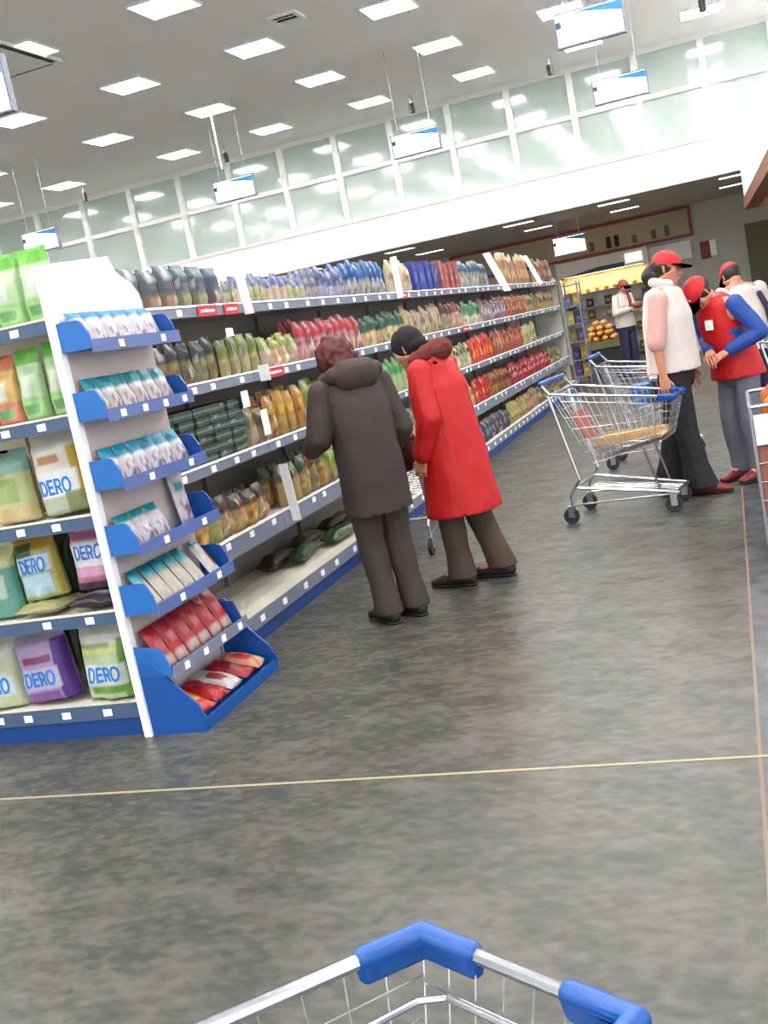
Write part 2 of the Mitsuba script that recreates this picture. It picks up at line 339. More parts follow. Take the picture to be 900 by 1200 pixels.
G1, G2, G3, G4, G5 = 0.15, 0.58, 1.02, 1.46, 1.88           # shelf tops, shared by the two gondolas
# ================================================================== main gondola
gx, gy0, gy1 = -2.80, 4.84, 19.30
gon = thing('shelf_gondola', 'long white supermarket shelving run with blue base along the left of the aisle', 'shelving')
add('back_panel', box(-3.34, -3.30, gy0, gy1, 0.0, 1.98), 'back_m', gon)
add('base_deck', box(-3.30, -2.715, gy0, gy1, 0.11, G1), 'cream_paint', gon)
add('kick_plate', box(-2.76, -2.72, gy0, gy1, 0.0, 0.105), 'kick_m', gon)
br = add('base_rail', box(-2.715, -2.70, gy0, gy1, 0.085, G1 + 0.012), 'rail_m', gon)
add('end_panel', box(-3.30, -2.82, gy1, gy1 + 0.03, 0.0, 1.95), 'shelf_m', gon)
NB = 11; bw = (gy1 - gy0) / NB
tag = ply(box(0, 0.004, -0.028, 0.028, -0.018, 0.018), 'tag_m')
for lv, z in enumerate((G2, G3, G4, G5)):
    fh = 0.115 if lv == 0 else 0.062
    for b in range(NB):
        ya, yb = gy0 + b * bw + 0.003, gy0 + (b + 1) * bw - 0.003
        s = add('shelf', box(-3.295, gx - 0.012, ya, yb, z - 0.03, z), 'shelf_m', gon)
        add('price_rail', box(gx - 0.012, gx, ya, yb, z - fh + 0.012, z + 0.004), 'rail_m', s)
        add('rail_lip', box(gx - 0.014, gx + 0.004, ya, yb, z + 0.004, z + 0.016), 'white_paint', s)
        for q in range(4 if b < 5 else 3):
            add('price_tag', tag, None, s, tw=TR(gx, ya + (q + 0.3 + 0.4 * random.random()) * bw / 4.2, z - 0.024))
for q in range(46): add('price_tag', tag, None, gon, tw=TR(-2.70, gy0 + 0.5 + q * 0.31 + 0.1 * random.random(), 0.125))
for b in range(NB + 1):
    yy = min(max(gy0 + b * bw, gy0 + 0.02), gy1 - 0.02)
    add('upright', box(-3.298, -3.27, yy - 0.015, yy + 0.015, G1, 1.97), 'back_m', gon)

P_ = {}
ORD = ['first', 'second', 'third', 'fourth', 'fifth', 'sixth', 'seventh', 'eighth', 'ninth', 'tenth', 'eleventh', 'twelfth', 'thirteenth', 'fourteenth', 'fifteenth', 'sixteenth', 'seventeenth', 'eighteenth', 'nineteenth', 'twentieth'] + [f'twenty-{k}' for k in ('first', 'second', 'third', 'fourth', 'fifth')]
def nth(label, k, r=0): return f'{label}, {ORD[k]} ' + ('from near end' if r == 0 else 'of back row')
def shelf_run(z, y0, y1, mk, w, h, d, name, label, cat_, rows=1, gap=0.012, fx=gx - 0.03, jitter=4.0, step=None, stack=1, lay=False):
    """a run of packets along the gondola; mk(seed) gives (mesh, colours[, ...]); a few variants share their ply."""
    var = [pk(mk(s)) for s in range(4)]
    pitch = w + gap; n = max(1, int((y1 - y0) / pitch)); pitch = (y1 - y0) / n
    for k in range(n):
        for r in range(rows):
            for s in range(stack):
                y = y0 + (k + 0.5) * pitch; x = fx - d / 2 - 0.008 - r * (d + 0.015) - random.random() * 0.012
                if lay: tw = TR(x, y, z + 0.002 + s * (lay + 0.003), 90 + random.uniform(-jitter, jitter))
                else: tw = TR(x, y, z + 0.002, 90 + random.uniform(-jitter, jitter), rx=-random.uniform(0, 3) if rows == 1 else 0) @ T().scale([1, 1, random.uniform(.88, 1.06)])
                v = var[random.randrange(4)]
                key = add(name, v, None, tw=tw); used.add(key)
                lab = f'{label}, {ORD[k]} pile, {ORD[s]} from bottom' if stack > 1 else nth(label, k, r)
                labels[key] = {'label': lab, 'category': cat_, 'group': label}
def mkp(w, h, d, base, rects=(), **k): return lambda s: pouch(w, h, d, base, rects, seed=s * 7 + int(h * 1000), **k)
def mkc(w, h, d, base, rects=(), **k): return lambda s: carton(w, h, d, base, rects, seed=s * 5 + 1, **k)
def two(c_top, c_bot, v=0.5, extra=()): return c_bot, [(-1, 1, v, 1, c_top)] + list(extra)
W = (240, 240, 238)
def run(z, y0, y1, w, h, d, cols, name, label, cat_='packet', kind=mkp, rows=1, **k):
    base, rects = cols
    mk = kind(w, h, d, base, rects, **({'nu': 9, 'nv': 12, 'mott': .26} if kind is mkp else {'nu': 7, 'nv': 8, 'mott': .12}))
    shelf_run(z, y0, y1, mk, w, h, d, name, label, cat_, rows=rows, **k)
# top shelf, near to far
run(G5, 4.95, 6.10, 0.17, 0.25, 0.10, two((72, 96, 100), (120, 106, 82), 0.42, [(-.6, .6, .5, .62, (110, 90, 100)), (-.7, .7, .05, .3, (170, 150, 110))]), 'pasta_bag', 'dark grey-green bag with tan foot on the top shelf', 'bag', rows=2)
run(G5, 6.30, 7.45, 0.095, 0.19, 0.07, two((120, 124, 168), (206, 190, 150), 0.62, [(-1, 1, 0, .12, (150, 150, 190))]), 'biscuit_packet', 'short lavender and cream packet on the top shelf', rows=2)
run(G5, 7.46, 8.35, 0.10, 0.245, 0.08, two((104, 118, 152), (168, 166, 176), 0.45), 'biscuit_packet', 'grey-blue packet on the top shelf beside lavender ones', rows=2)
run(G5, 8.37, 9.40, 0.11, 0.30, 0.09, two((34, 100, 180), (176, 178, 196), 0.48, [(-.5, .5, .15, .35, (210, 190, 170))]), 'biscuit_packet', 'packet with bright blue top on the top shelf', rows=2)
run(G5, 9.62, 10.3, 0.13, 0.32, 0.09, ((204, 190, 160), [(-.7, .7, .3, .6, (170, 140, 100))]), 'cereal_bag', 'tall cream bag on the top shelf', 'bag')
run(G5, 10.32, 11.35, 0.20, 0.30, 0.09, ((38, 60, 160), [(-.6, .6, .35, .6, (84, 104, 190))]), 'cereal_box', 'deep blue carton on the top shelf', 'box', kind=mkc)
run(G5, 11.38, 12.25, 0.17, 0.32, 0.08, ((178, 92, 96), [(-.6, .6, .3, .55, (214, 150, 140))]), 'cereal_box', 'dull pink-red carton on the top shelf', 'box', kind=mkc)
run(G5, 12.3, 13.9, 0.17, 0.34, 0.09, ((150, 160, 170), [(-1, 1, .6, .85, (70, 90, 140)), (-.5, .5, .2, .45, (196, 150, 140))]), 'cereal_bag', 'grey and blue bag on the top shelf', 'bag')
run(G5, 14.75, 16.95, 0.22, 0.46, 0.10, ((182, 134, 96), [(-.7, .7, .2, .5, (214, 178, 132)), (-1, 1, .8, 1, (214, 190, 150))]), 'snack_bag', 'tall tan bag on the top shelf between leaning white strips', 'bag')
run(G5, 17.6, 19.2, 0.24, 0.40, 0.10, ((158, 116, 84), [(-.6, .6, .3, .6, (190, 150, 110))]), 'snack_bag', 'brown bag at the far end of the top shelf', 'bag')
# fourth shelf
run(G4, 4.95, 5.85, 0.12, 0.25, 0.09, two((44, 58, 48), (150, 132, 84), 0.55, [(-.6, .6, .2, .4, (110, 96, 60))]), 'rice_bag', 'dark green topped khaki bag on the fourth shelf', 'bag', rows=2)
run(G4, 5.87, 6.45, 0.11, 0.25, 0.08, two((142, 152, 70), (190, 168, 110), 0.5), 'rice_bag', 'yellow-green bag on the fourth shelf left of the red tag', 'bag', rows=2)
run(G4, 6.47, 7.10, 0.12, 0.22, 0.08, two((168, 188, 96), (214, 190, 160), 0.62), 'crouton_bag', 'pale lime bag on the fourth shelf above the red tag', 'bag', rows=2)
run(G4, 7.12, 8.50, 0.13, 0.30, 0.09, two((206, 52, 60), (226, 150, 150), 0.62, [(-.6, .6, .1, .4, (236, 196, 176))]), 'cookie_bag', 'pink bag with red top on the fourth shelf', 'bag', rows=2)
run(G4, 8.55, 9.75, 0.15, 0.28, 0.09, two((44, 100, 72), (204, 180, 134), 0.52), 'cookie_bag', 'cream bag with dark green top above the black hat', 'bag')
run(G4, 9.8, 11.2, 0.14, 0.30, 0.09, ((200, 172, 128), [(-.6, .6, .4, .7, (224, 204, 160)), (-1, 1, .85, 1, (150, 110, 70))]), 'cookie_bag', 'tan bag on the fourth shelf under the deep blue cartons', 'bag')
run(G4, 11.25, 12.2, 0.15, 0.29, 0.09, two((128, 62, 54), (196, 160, 140), 0.55), 'wafer_bag', 'brown-red topped bag on the fourth shelf', 'bag')
run(G4, 12.25, 13.1, 0.16, 0.28, 0.09, two((90, 150, 112), (210, 206, 190), 0.45), 'wafer_bag', 'mint green and white bag on the fourth shelf', 'bag')
run(G4, 13.15, 14.7, 0.16, 0.30, 0.09, ((176, 140, 150), [(-.6, .6, .3, .6, (216, 206, 210)), (-1, 1, .75, 1, (120, 60, 66))]), 'wafer_bag', 'mauve and white bag on the fourth shelf', 'bag')
run(G4, 14.8, 16.2, 0.18, 0.30, 0.09, ((186, 104, 66), [(-.6, .6, .3, .6, (214, 150, 96))]), 'wafer_bag', 'orange-brown bag near the far end of the fourth shelf', 'bag')
run(G4, 16.3, 18.9, 0.2, 0.29, 0.09, ((170, 146, 104), [(-.6, .6, .4, .7, (110, 86, 70))]), 'wafer_bag', 'khaki bag at the far end of the fourth shelf', 'bag')
# third shelf: flat dark packs stacked, then bags
run(G3, 4.92, 5.98, 0.20, 0.05, 0.24, ((58, 78, 70), [(-1, 1, .3, .7, (112, 132, 122))]), 'frozen_pack', 'flat dark green pack stacked on the third shelf', 'packet', kind=mkc, stack=6, lay=0.05, jitter=7)
run(G3, 6.0, 6.34, 0.15, 0.24, 0.09, two((128, 124, 76), (178, 160, 116), 0.5), 'noodle_bag', 'olive and tan bag beside the flat dark green packs', 'bag', rows=2)
run(G3, 6.36, 7.02, 0.14, 0.30, 0.09, two((224, 150, 48), (206, 150, 84), 0.45, [(-.6, .6, .5, .7, (236, 190, 70))]), 'snack_bag', 'orange bag on the third shelf right of the bright cards', 'bag', rows=2)
run(G3, 7.04, 8.02, 0.14, 0.31, 0.09, two((150, 176, 58), (196, 176, 134), 0.42, [(-.7, .7, .6, .75, (92, 120, 40))]), 'snack_bag', 'lime green and tan bag on the third shelf', 'bag', rows=2)
run(G3, 8.04, 8.7, 0.14, 0.31, 0.09, two((206, 34, 44), (206, 150, 130), 0.35), 'snack_bag', 'bright red bag on the third shelf, left of brown coat', 'bag', rows=2)
run(G3, 8.75, 10.6, 0.15, 0.31, 0.09, two((96, 168, 90), (176, 196, 140), 0.5), 'snack_bag', 'green bag on the third shelf between the two shoppers', 'bag')
run(G3, 10.65, 12.2, 0.16, 0.29, 0.09, two((196, 184, 140), (214, 204, 170), 0.5, [(-.5, .5, .55, .8, (92, 62, 84))]), 'snack_bag', 'cream bag with purple patch on the third shelf', 'bag')
run(G3, 12.25, 13.4, 0.17, 0.32, 0.09, ((222, 70, 40), [(-.6, .6, .2, .5, (236, 150, 60))]), 'snack_bag', 'orange-red bag on the third shelf right of the cream ones', 'bag')
run(G3, 13.45, 15.6, 0.17, 0.32, 0.09, ((168, 92, 66), [(-.6, .6, .4, .7, (206, 150, 110)), (-1, 1, .85, 1, (140, 28, 48))]), 'snack_bag', 'brown and crimson bag on the third shelf', 'bag')
run(G3, 15.65, 16.7, 0.18, 0.30, 0.09, ((214, 206, 150), [(-.6, .6, .3, .6, (176, 170, 110))]), 'snack_bag', 'pale yellow bag last on the third shelf', 'bag')
# second shelf
run(G2, 4.95, 6.12, 0.155, 0.24, 0.10, two((66, 66, 50), (196, 164, 92), 0.62, [(-.5, .5, .62, .8, (110, 60, 40)), (-.5, .5, .15, .4, (214, 184, 116))]), 'pasta_bag', 'golden pasta bag with dark top on the lowest hung shelf', 'bag', rows=2)
run(G2, 6.34, 7.2, 0.14, 0.29, 0.10, two((70, 92, 54), (180, 150, 96), 0.55, [(-.5, .5, .55, .7, (150, 150, 70))]), 'pasta_bag', 'green and tan pasta bag just right of the tall white strip', 'bag', rows=2)
run(G2, 7.22, 7.9, 0.14, 0.28, 0.10, two((168, 186, 70), (190, 164, 110), 0.4), 'pasta_bag', 'lime green and tan pasta bag on the lowest hung shelf', 'bag', rows=2)
run(G2, 7.92, 8.6, 0.14, 0.29, 0.10, two((206, 50, 66), (220, 170, 150), 0.4), 'pasta_bag', 'red and pink bag on the lowest hung shelf', 'bag', rows=2)
run(G2, 8.7, 10.8, 0.16, 0.28, 0.10, two((150, 136, 96), (206, 186, 150), 0.5), 'pasta_bag', 'beige bag on the lowest hung shelf behind the shoppers', 'bag')
run(G2, 10.85, 12.0, 0.16, 0.27, 0.09, ((206, 196, 150), [(-.6, .6, .5, .8, (120, 110, 80))]), 'candy_bag', 'pale cream bag on the lowest hung shelf', 'bag')
run(G2, 12.05, 12.95, 0.16, 0.29, 0.09, ((224, 40, 34), [(-.5, .5, .3, .5, (240, 150, 80))]), 'candy_bag', 'bright red bag on the lowest hung shelf', 'bag')
run(G2, 13.0, 14.2, 0.16, 0.28, 0.09, ((172, 104, 48), [(-.6, .6, .4, .7, (130, 60, 36))]), 'candy_bag', 'orange-brown bag on the lowest hung shelf', 'bag')
run(G2, 14.25, 17.6, 0.16, 0.28, 0.09, ((176, 36, 56), [(-.3, .3, .3, .5, (220, 150, 150)), (-.8, -.5, .6, .8, (220, 170, 160))]), 'candy_bag', 'crimson dotted bag on the lowest hung shelf', 'bag')
run(G2, 17.65, 18.8, 0.18, 0.26, 0.09, ((150, 146, 90), [(-.5, .5, .3, .6, (110, 66, 80))]), 'candy_bag', 'olive bag at the far end of the lowest hung shelf', 'bag')
# base deck
for k, (c1, c2, y, x, rz) in enumerate((((66, 48, 40), (150, 110, 60), 6.55, -3.08, 4), ((48, 76, 52), (86, 120, 80), 6.72, -2.93, 8), ((60, 88, 60), (40, 52, 44), 7.25, -2.90, -3), ((92, 74, 50), (150, 124, 80), 7.15, -3.10, 2), ((56, 86, 62), (110, 140, 100), 7.75, -2.92, 4), ((70, 52, 44), (120, 96, 70), 7.75, -3.12, -5))):
    nm = 'flat_pack'; col = pouch(0.13, 0.48, 0.10, c1, [(-.7, .7, .3, .75, c2)], nu=9, nv=12, seed=k, flat=0.1, taper=0.85)
    key = one(nm, pk(col), None, ['dark brown and ochre', 'dark green with pale streak', 'green and black', 'tan-brown', 'grey-green', 'dull brown'][k] + ' long packet lying on the nearly empty bottom deck', 'packet', tw=T().translate([x, y - 0.24, G1 + 0.06]).rotate([0, 0, 1], rz).rotate([1, 0, 0], -90))
run(G1, 8.8, 10.6, 0.2, 0.22, 0.12, two((90, 120, 70), (190, 170, 120), 0.5), 'flour_bag', 'green and tan bag on the bottom deck behind the red coat', 'bag', fx=-2.76)
run(G1, 10.8, 13.4, 0.2, 0.24, 0.12, ((66, 68, 84), [(-.6, .6, .3, .6, (120, 124, 140))]), 'flour_bag', 'slate grey bag on the bottom deck right of the red coat', 'bag', fx=-2.76)
run(G1, 13.5, 15.6, 0.2, 0.27, 0.12, ((176, 150, 104), [(-.6, .6, .3, .6, (206, 176, 116))]), 'flour_bag', 'tan bag on the bottom deck', 'bag', fx=-2.76)
run(G1, 15.7, 18.8, 0.2, 0.26, 0.12, ((112, 98, 66), [(-.6, .6, .3, .6, (176, 160, 66))]), 'flour_bag', 'dark yellow bag at the far end of the bottom deck', 'bag', fx=-2.76)
# white strips, red tags and cards on the gondola rails
def strip(y, z0, z1, label, lean=0.0, m='white_paint', w=0.06):
    a = prism([(gx + 0.006, z0), (gx + 0.006 + w, z0), (gx + 0.006 + w - lean, z1), (gx + 0.006 - lean, z1)], 0.006, 'y', y)
    one('shelf_strip', a, m, label, 'shelf sign')
strip(6.20, 1.815, 2.09, 'white upright strip on the top shelf rail at the near end', 0.02)
strip(6.26, 0.50, 0.87, 'tall white strip on the lowest hung shelf rail above the lying packets', 0.02)
strip(9.50, 1.83, 2.20, 'narrow white strip on the top shelf rail right of the blue topped packets', 0.0)
strip(14.45, 1.80, 2.34, 'pinkish white leaning strip on the top shelf rail, nearer of two', 0.2, w=0.10)
strip(17.35, 1.86, 2.34, 'white leaning strip on the top shelf rail, farther of two', 0.18, w=0.07)
strip(6.22, 1.40, 1.50, 'small white card on the fourth shelf rail left of the red tag', 0.0, w=0.07)
def red_tag(y, z, label, w=0.15):
    t = thing('red_tag', label, 'price tag'); add('card', box(gx + 0.005, gx + 0.009, y - w / 2, y + w / 2, z - 0.03, z + 0.03), 'red_m', t)
    add('stripe', box(gx + 0.0092, gx + 0.0105, y - w / 2 + 0.03, y + w / 2 - 0.03, z - 0.008, z + 0.008), 'tag_m', t)
red_tag(5.70, G5 - 0.022, 'red price tag on the top shelf rail, nearest one', 0.24)
red_tag(6.02, G5 - 0.022, 'red price tag on the top shelf rail beside the white strip', 0.2)
red_tag(6.48, G4 - 0.022, 'red price tag on the fourth shelf rail beside the small white card', 0.24)
red_tag(9.72, G5 - 0.022, 'red price tag on the top shelf rail right of the narrow white strip', 0.2)
red_tag(11.9, G4 - 0.022, 'red price tag on the fourth shelf rail right of the black hat', 0.26)
for k, (y, z, h_, lab) in enumerate(((6.0, 1.27, 0.10, 'small pale yellow card before the third shelf, upper of two'), (6.22, 1.07, 0.16, 'bright white card before the third shelf, lower of two'), (5.98, 1.70, 0.05, 'small white card among the khaki bags of the fourth shelf'))):
    t = thing('shelf_card', lab, 'shelf sign'); add('card', box(gx - 0.02, gx - 0.016, y - 0.05, y + 0.05, z, z + h_), 'white_paint', t)
    add('stem', box(gx - 0.0215, gx - 0.0205, y - 0.006, y + 0.006, (G3 if z < 1.4 else G4) - 0.0, z), 'chrome_dull', t)

# ================================================================== head unit with detergent
hy = 4.02
hd = thing('shelf_unit', 'white end shelving unit with blue base, full of detergent bags at the left edge', 'shelving')
hx0, hx1 = -4.02, -2.70
add('back_panel', box(hx0, hx1, 4.48, 4.52, 0, 1.95), 'cream_paint', hd)
add('base_deck', box(hx0, hx1, hy + 0.02, 4.48, 0.10, 0.14), 'cream_paint', hd)
add('kick_plate', box(hx0, hx1, hy + 0.01, hy + 0.04, 0, 0.098), 'kick_m', hd)
add('base_rail', box(hx0, hx1, hy, hy + 0.015, 0.085, 0.15), 'rail_dark', hd)
tagf = ply(box(-0.022, 0.022, -0.004, 0, -0.016, 0.016), 'tag_m')
for z in (0.575, 1.01, 1.45, 1.86):
    s = add('shelf', box(hx0, hx1, hy + 0.012, 4.48, z - 0.03, z), 'cream_paint', hd)
    add('price_rail', box(hx0, hx1, hy, hy + 0.012, z - 0.055, z + 0.002), 'rail_dark', s)
    add('rail_lip', box(hx0, hx1, hy - 0.002, hy + 0.014, z + 0.002, z + 0.012), 'cream_paint', s)
    for q, xx in enumerate((-3.35, -3.08, -2.88)): add('price_tag', tagf, None, s, tw=TR(xx + 0.03 * math.sin(z * 9 + q), hy, z - 0.026))
for xx in (-3.47, -3.31, -3.10, -2.88): add('price_tag', tagf, None, hd, tw=TR(xx, hy, 0.118))

def det_bag(x, y, z, w, h, d, base, rects, label, text=None, th=0.06, tv=0.35, tu=0.0, rz=0, rx=0, ry=0, name='detergent_bag', seed=3, taper=0.8, cat_='bag', tw_=0.60, dz=0):
    t = thing(name, label, cat_)
    m, c, (U, V, F) = pouch(w, h, d, base, rects, nu=25, nv=31, seed=seed, jit=0.03, taper=taper, dent=0.03, flat=0.75)
    tw = TR(x, y, z + 0.002 + dz, rz, rx, ry)
    add('packet', pk((m, c)), None, t, tw=tw)
    if text:
        tm = meshkit.text_mesh(text, th, 0.002, True); tm = tm.subdivide_to_size(0.02); v = np.array(tm.vertices)
        v[:, :2] -= (v[:, :2].max(0) + v[:, :2].min(0)) / 2; v[:, 0] *= tw_ * w / np.ptp(v[:, 0])
        X, Z = v[:, 0] + tu * w / 2, v[:, 1] + tv * h
        from scipy.interpolate import RegularGridInterpolator as RG
        fy = RG((V[:, 0], U[0]), F[:, :, 1], bounds_error=False, fill_value=None)(np.stack([np.clip(Z / h, 0, 1), np.clip(X / (w / 2 * 0.96), -1, 1)], 1))
        tt = trimesh.Trimesh(np.stack([X, fy - 0.0015 - v[:, 2], Z], 1), tm.faces, process=False)
        add('lettering', tt, 'text_blue', t, tw=tw)
    return t
GR, LG, DG = (120, 214, 70), (206, 240, 190), (60, 120, 60)
def green(x, z, h, w, label, base=LG, top=GR, bot=(176, 226, 150)):
    det_bag(x, hy + 0.12, z, w, h, 0.10, base, [(-1, 1, .8, 1, top), (-1, 1, 0, .3, bot), (-.5, .5, .08, .2, (120, 190, 120)), (-.4, .3, .35, .6, (236, 246, 226))], label, name='softener_pouch', cat_='pouch', taper=0.6)
green(-2.945, 1.87, 0.31, 0.15, 'pale green pouch with bright green top on the top shelf, second from the white panel')
green(-2.79, 1.87, 0.31, 0.15, 'pale green pouch with bright green top on the top shelf, next to the white panel')
green(-3.10, 1.87, 0.30, 0.15, 'pale green pouch with bright green top on the top shelf, third from the white panel')
green(-2.935, 1.46, 0.31, 0.13, 'pale green pouch on the second shelf, beside the orange one')
green(-2.785, 1.46, 0.32, 0.13, 'pale green pouch on the second shelf, next to the white panel')
green(-3.075, 1.46, 0.30, 0.14, 'orange and yellow pouch on the second shelf', (244, 200, 120), (226, 120, 70), (236, 150, 120))
green(-3.22, 1.46, 0.30, 0.14, 'orange and yellow pouch on the second shelf, farther from the white panel', (244, 200, 120), (226, 120, 70), (236, 150, 120))
YL = (236, 216, 120)
det_bag(-2.90, hy + 0.15, 1.02, 0.27, 0.375, 0.17, (244, 240, 226), [(.6, 1, 0, 1, (214, 180, 60)), (-1, 1, .78, 1, (240, 238, 232)), (-.6, .3, .62, .70, (206, 150, 110)), (-1, .8, .0, .2, (196, 206, 180)), (-.75, .75, .22, .5, (250, 252, 255)), (.2, 1, 0, .25, (150, 160, 110))], 'white and yellow detergent bag on the middle shelf beside the white panel', 'DERO', 0.066, 0.34, -0.12, ry=-3, dz=.008, seed=4)
det_bag(-3.19, hy + 0.14, 1.02, 0.24, 0.33, 0.15, (206, 214, 150), [(-1, 1, .7, 1, (150, 190, 180)), (-1, 1, 0, .25, (226, 206, 150)), (-.6, .6, .3, .6, (170, 196, 120))], 'pale green and yellow bag on the middle shelf at the photo edge', seed=5)
det_bag(-3.145, hy + 0.15, 0.64, 0.23, 0.29, 0.14, (176, 196, 130), [(-1, 1, .78, 1, (206, 160, 60)), (-1, 0, .7, .9, (60, 100, 50)), (-.8, .8, .45, .72, (214, 234, 250)), (-.7, .7, .1, .42, (196, 224, 244)), (-1, -.8, 0, .7, (150, 190, 150)), (.8, 1, 0, .8, (200, 190, 90))], 'green and yellow detergent bag with pale blue label on the fourth shelf down', 'DERO', 0.066, 0.57, 0.0, ry=-4, dz=.009, seed=6)
det_bag(-3.39, hy + 0.14, 0.585, 0.23, 0.33, 0.14, (110, 176, 160), [(-1, 1, .72, 1, (226, 224, 160)), (-.6, .6, .3, .6, (190, 220, 200))], 'teal and pale yellow bag on the fourth shelf down at the photo edge', seed=7)
det_bag(-2.85, hy + 0.15, 0.665, 0.23, 0.265, 0.14, (226, 170, 200), [(-1, 1, .9, 1, (214, 130, 170)), (-.8, .8, .42, .85, (250, 248, 252)), (-1, 1, 0, .14, (90, 60, 90)), (-1, 1, .14, .25, (206, 130, 166)), (.75, 1, 0, .4, (60, 44, 70))], 'pink detergent bag with white label standing on a flat dark pack', 'DERO', 0.062, 0.66, 0.0, seed=8)
one('flat_detergent_pack', pk(pouch(0.25, 0.28, 0.07, (52, 46, 60), [(-.8, .8, .2, .4, (150, 150, 140)), (-.8, .8, .6, .7, (120, 120, 120))], seed=9, nu=13, nv=15, flat=.2)), None, 'flat dark pack lying under the pink detergent bag', 'packet', tw=T().translate([-2.85, hy + 0.02, 0.623]).rotate([1, 0, 0], -90))
one('flat_detergent_pack', pk(pouch(0.24, 0.28, 0.06, (190, 186, 130), [(-.5, .5, .3, .5, (120, 170, 70)), (-1, 1, .7, .9, (214, 200, 160))], seed=10, nu=13, nv=15, flat=.2)), None, 'flat pale green pack lying under the green and yellow detergent bag', 'packet', tw=T().translate([-3.145, hy + 0.02, 0.615]).rotate([1, 0, 0], -90))
det_bag(-3.235, hy + 0.15, 0.15, 0.29, 0.345, 0.17, (186, 158, 206), [(.62, 1, 0, 1, (96, 52, 150)), (-1, 1, .85, 1, (190, 176, 206)), (-.6, .5, .56, .64, (150, 70, 110)), (-.8, .5, 0, .16, (150, 96, 180)), (-.75, .7, .2, .48, (206, 196, 226))], 'purple detergent bag on the bottom shelf', 'DERO', 0.066, 0.34, -0.08, ry=-5, dz=.013, seed=11)
det_bag(-2.90, hy + 0.15, 0.15, 0.28, 0.375, 0.17, (206, 226, 176), [(-1, 1, .68, 1, (226, 232, 222)), (-.9, .4, .66, .73, (176, 180, 130)), (-.9, .6, .6, .65, (226, 240, 150)), (.66, 1, 0, .75, (110, 170, 60)), (-.8, .75, .2, .46, (226, 236, 236)), (-.6, .7, .1, .17, (120, 176, 80))], 'light green detergent bag with white top on the bottom shelf beside the white post', 'DERO', 0.066, 0.33, -0.02, seed=12)
det_bag(-3.52, hy + 0.15, 0.15, 0.27, 0.345, 0.17, (214, 226, 190), [(-1, 1, .7, 1, (226, 226, 214)), (-.75, .75, .2, .46, (226, 236, 236))], 'pale green detergent bag on the bottom shelf at the photo edge', 'DERO', 0.074, 0.33, seed=13)
for i, (x, z, h, base, lab) in enumerate(((-2.86, 1.87, .15, (140, 120, 90), 'small brown pack behind the green pouches of the top shelf'), (-2.87, 1.02, .38, (70, 110, 60), 'dark green bag behind the white and yellow detergent bag'), (-3.12, 1.02, .385, (150, 130, 60), 'mustard bag at the back of the middle shelf'), (-3.2, .585, .36, (50, 92, 44), 'dark green bag behind the green and yellow detergent bag'), (-2.95, .585, .37, (206, 170, 90), 'yellow bag at the back of the fourth shelf down'), (-3.36, .15, .36, (36, 86, 50), 'dark green bag behind the purple detergent bag'), (-3.10, .15, .36, (60, 40, 110), 'dark violet bag behind the light green detergent bag'), (-2.87, .15, .36, (40, 56, 110), 'dark blue bag behind the light green detergent bag'))):
    one('detergent_bag', pk(pouch(0.22, h, 0.12, base, [(-.6, .6, .3, .5, tuple(min(255, q + 40) for q in base))], seed=20 + i, nu=11, nv=13)), None, lab, 'bag', tw=TR(x, 4.39, z + 0.002, random.uniform(-3, 3)))

# ================================================================== side display with blue trays
px = -2.66
sd = thing('tray_display', 'tall white display panel with six blue trays and a blue floor bin', 'display stand')
add('post', box(-2.697, px, 3.985, 4.03, 0, 2.08), 'white_paint', sd)
ys = [4.03, 4.53, 4.57, 4.62, 4.69, 4.74, 4.755, 4.755, 4.03]; zs = [2.085, 2.125, 2.06, 2.03, 2.0, 1.95, 1.86, 1.842, 1.842]
add('panel', box(px - 0.02, px, 4.03, 4.755, 0, 1.84), 'panel_shaded_m', sd)  # below the top tray: grey-brown paints in the shade between trays
add('panel_lit_top', prism(list(zip(ys, zs)), 0.02, 'x', px - 0.02), 'white_paint', sd)  # top of the same panel, split off and kept white as its lit part
TRAY = ((1.71, 0.125, 0.145), (1.415, 0.125, 0.145), (1.115, 0.13, 0.145), (0.825, 0.135, 0.145), (0.555, 0.135, 0.16), (0.27, 0.12, 0.17))
yA, yB = 4.0, 4.75
lip_tag = ply(box(0, 0.004, -0.02, 0.02, -0.016, 0.016), 'tag_m')
for i, (z, h, d) in enumerate(TRAY):
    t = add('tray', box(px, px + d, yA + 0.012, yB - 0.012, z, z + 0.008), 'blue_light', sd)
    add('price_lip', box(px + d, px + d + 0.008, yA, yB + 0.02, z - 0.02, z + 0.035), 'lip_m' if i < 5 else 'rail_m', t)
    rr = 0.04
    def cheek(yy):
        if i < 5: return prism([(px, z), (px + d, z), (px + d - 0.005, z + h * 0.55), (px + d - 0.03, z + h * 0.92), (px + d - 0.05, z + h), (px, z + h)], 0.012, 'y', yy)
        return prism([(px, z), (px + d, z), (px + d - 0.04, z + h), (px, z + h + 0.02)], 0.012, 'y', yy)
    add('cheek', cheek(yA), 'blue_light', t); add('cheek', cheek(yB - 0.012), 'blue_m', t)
    for q in range(4 if i in (1, 5) else 2): add('price_tag', lip_tag, None, t, tw=TR(px + d + 0.008, yA + (q + 0.6) * 0.75 / (4 if i in (1, 5) else 2), z + 0.006))
b = add('floor_bin', box(px, px + 0.26, yA + 0.012, yB + 0.04, 0.012, 0.03), 'blue_m', sd)
for k, yy in enumerate((yA, yB + 0.04)):
    add('cheek', prism([(px, 0.0), (px + 0.27, 0.0), (px + 0.28, 0.06), (px + 0.25, 0.13), (px + 0.13, 0.26), (px + 0.09, 0.37), (px + 0.06, 0.395), (px, 0.395)], 0.012, 'y', yy), 'blue_m', b)
add('lip', box(px + 0.26, px + 0.272, yA + 0.012, yB + 0.04, 0.0, 0.055), 'blue_m', b)
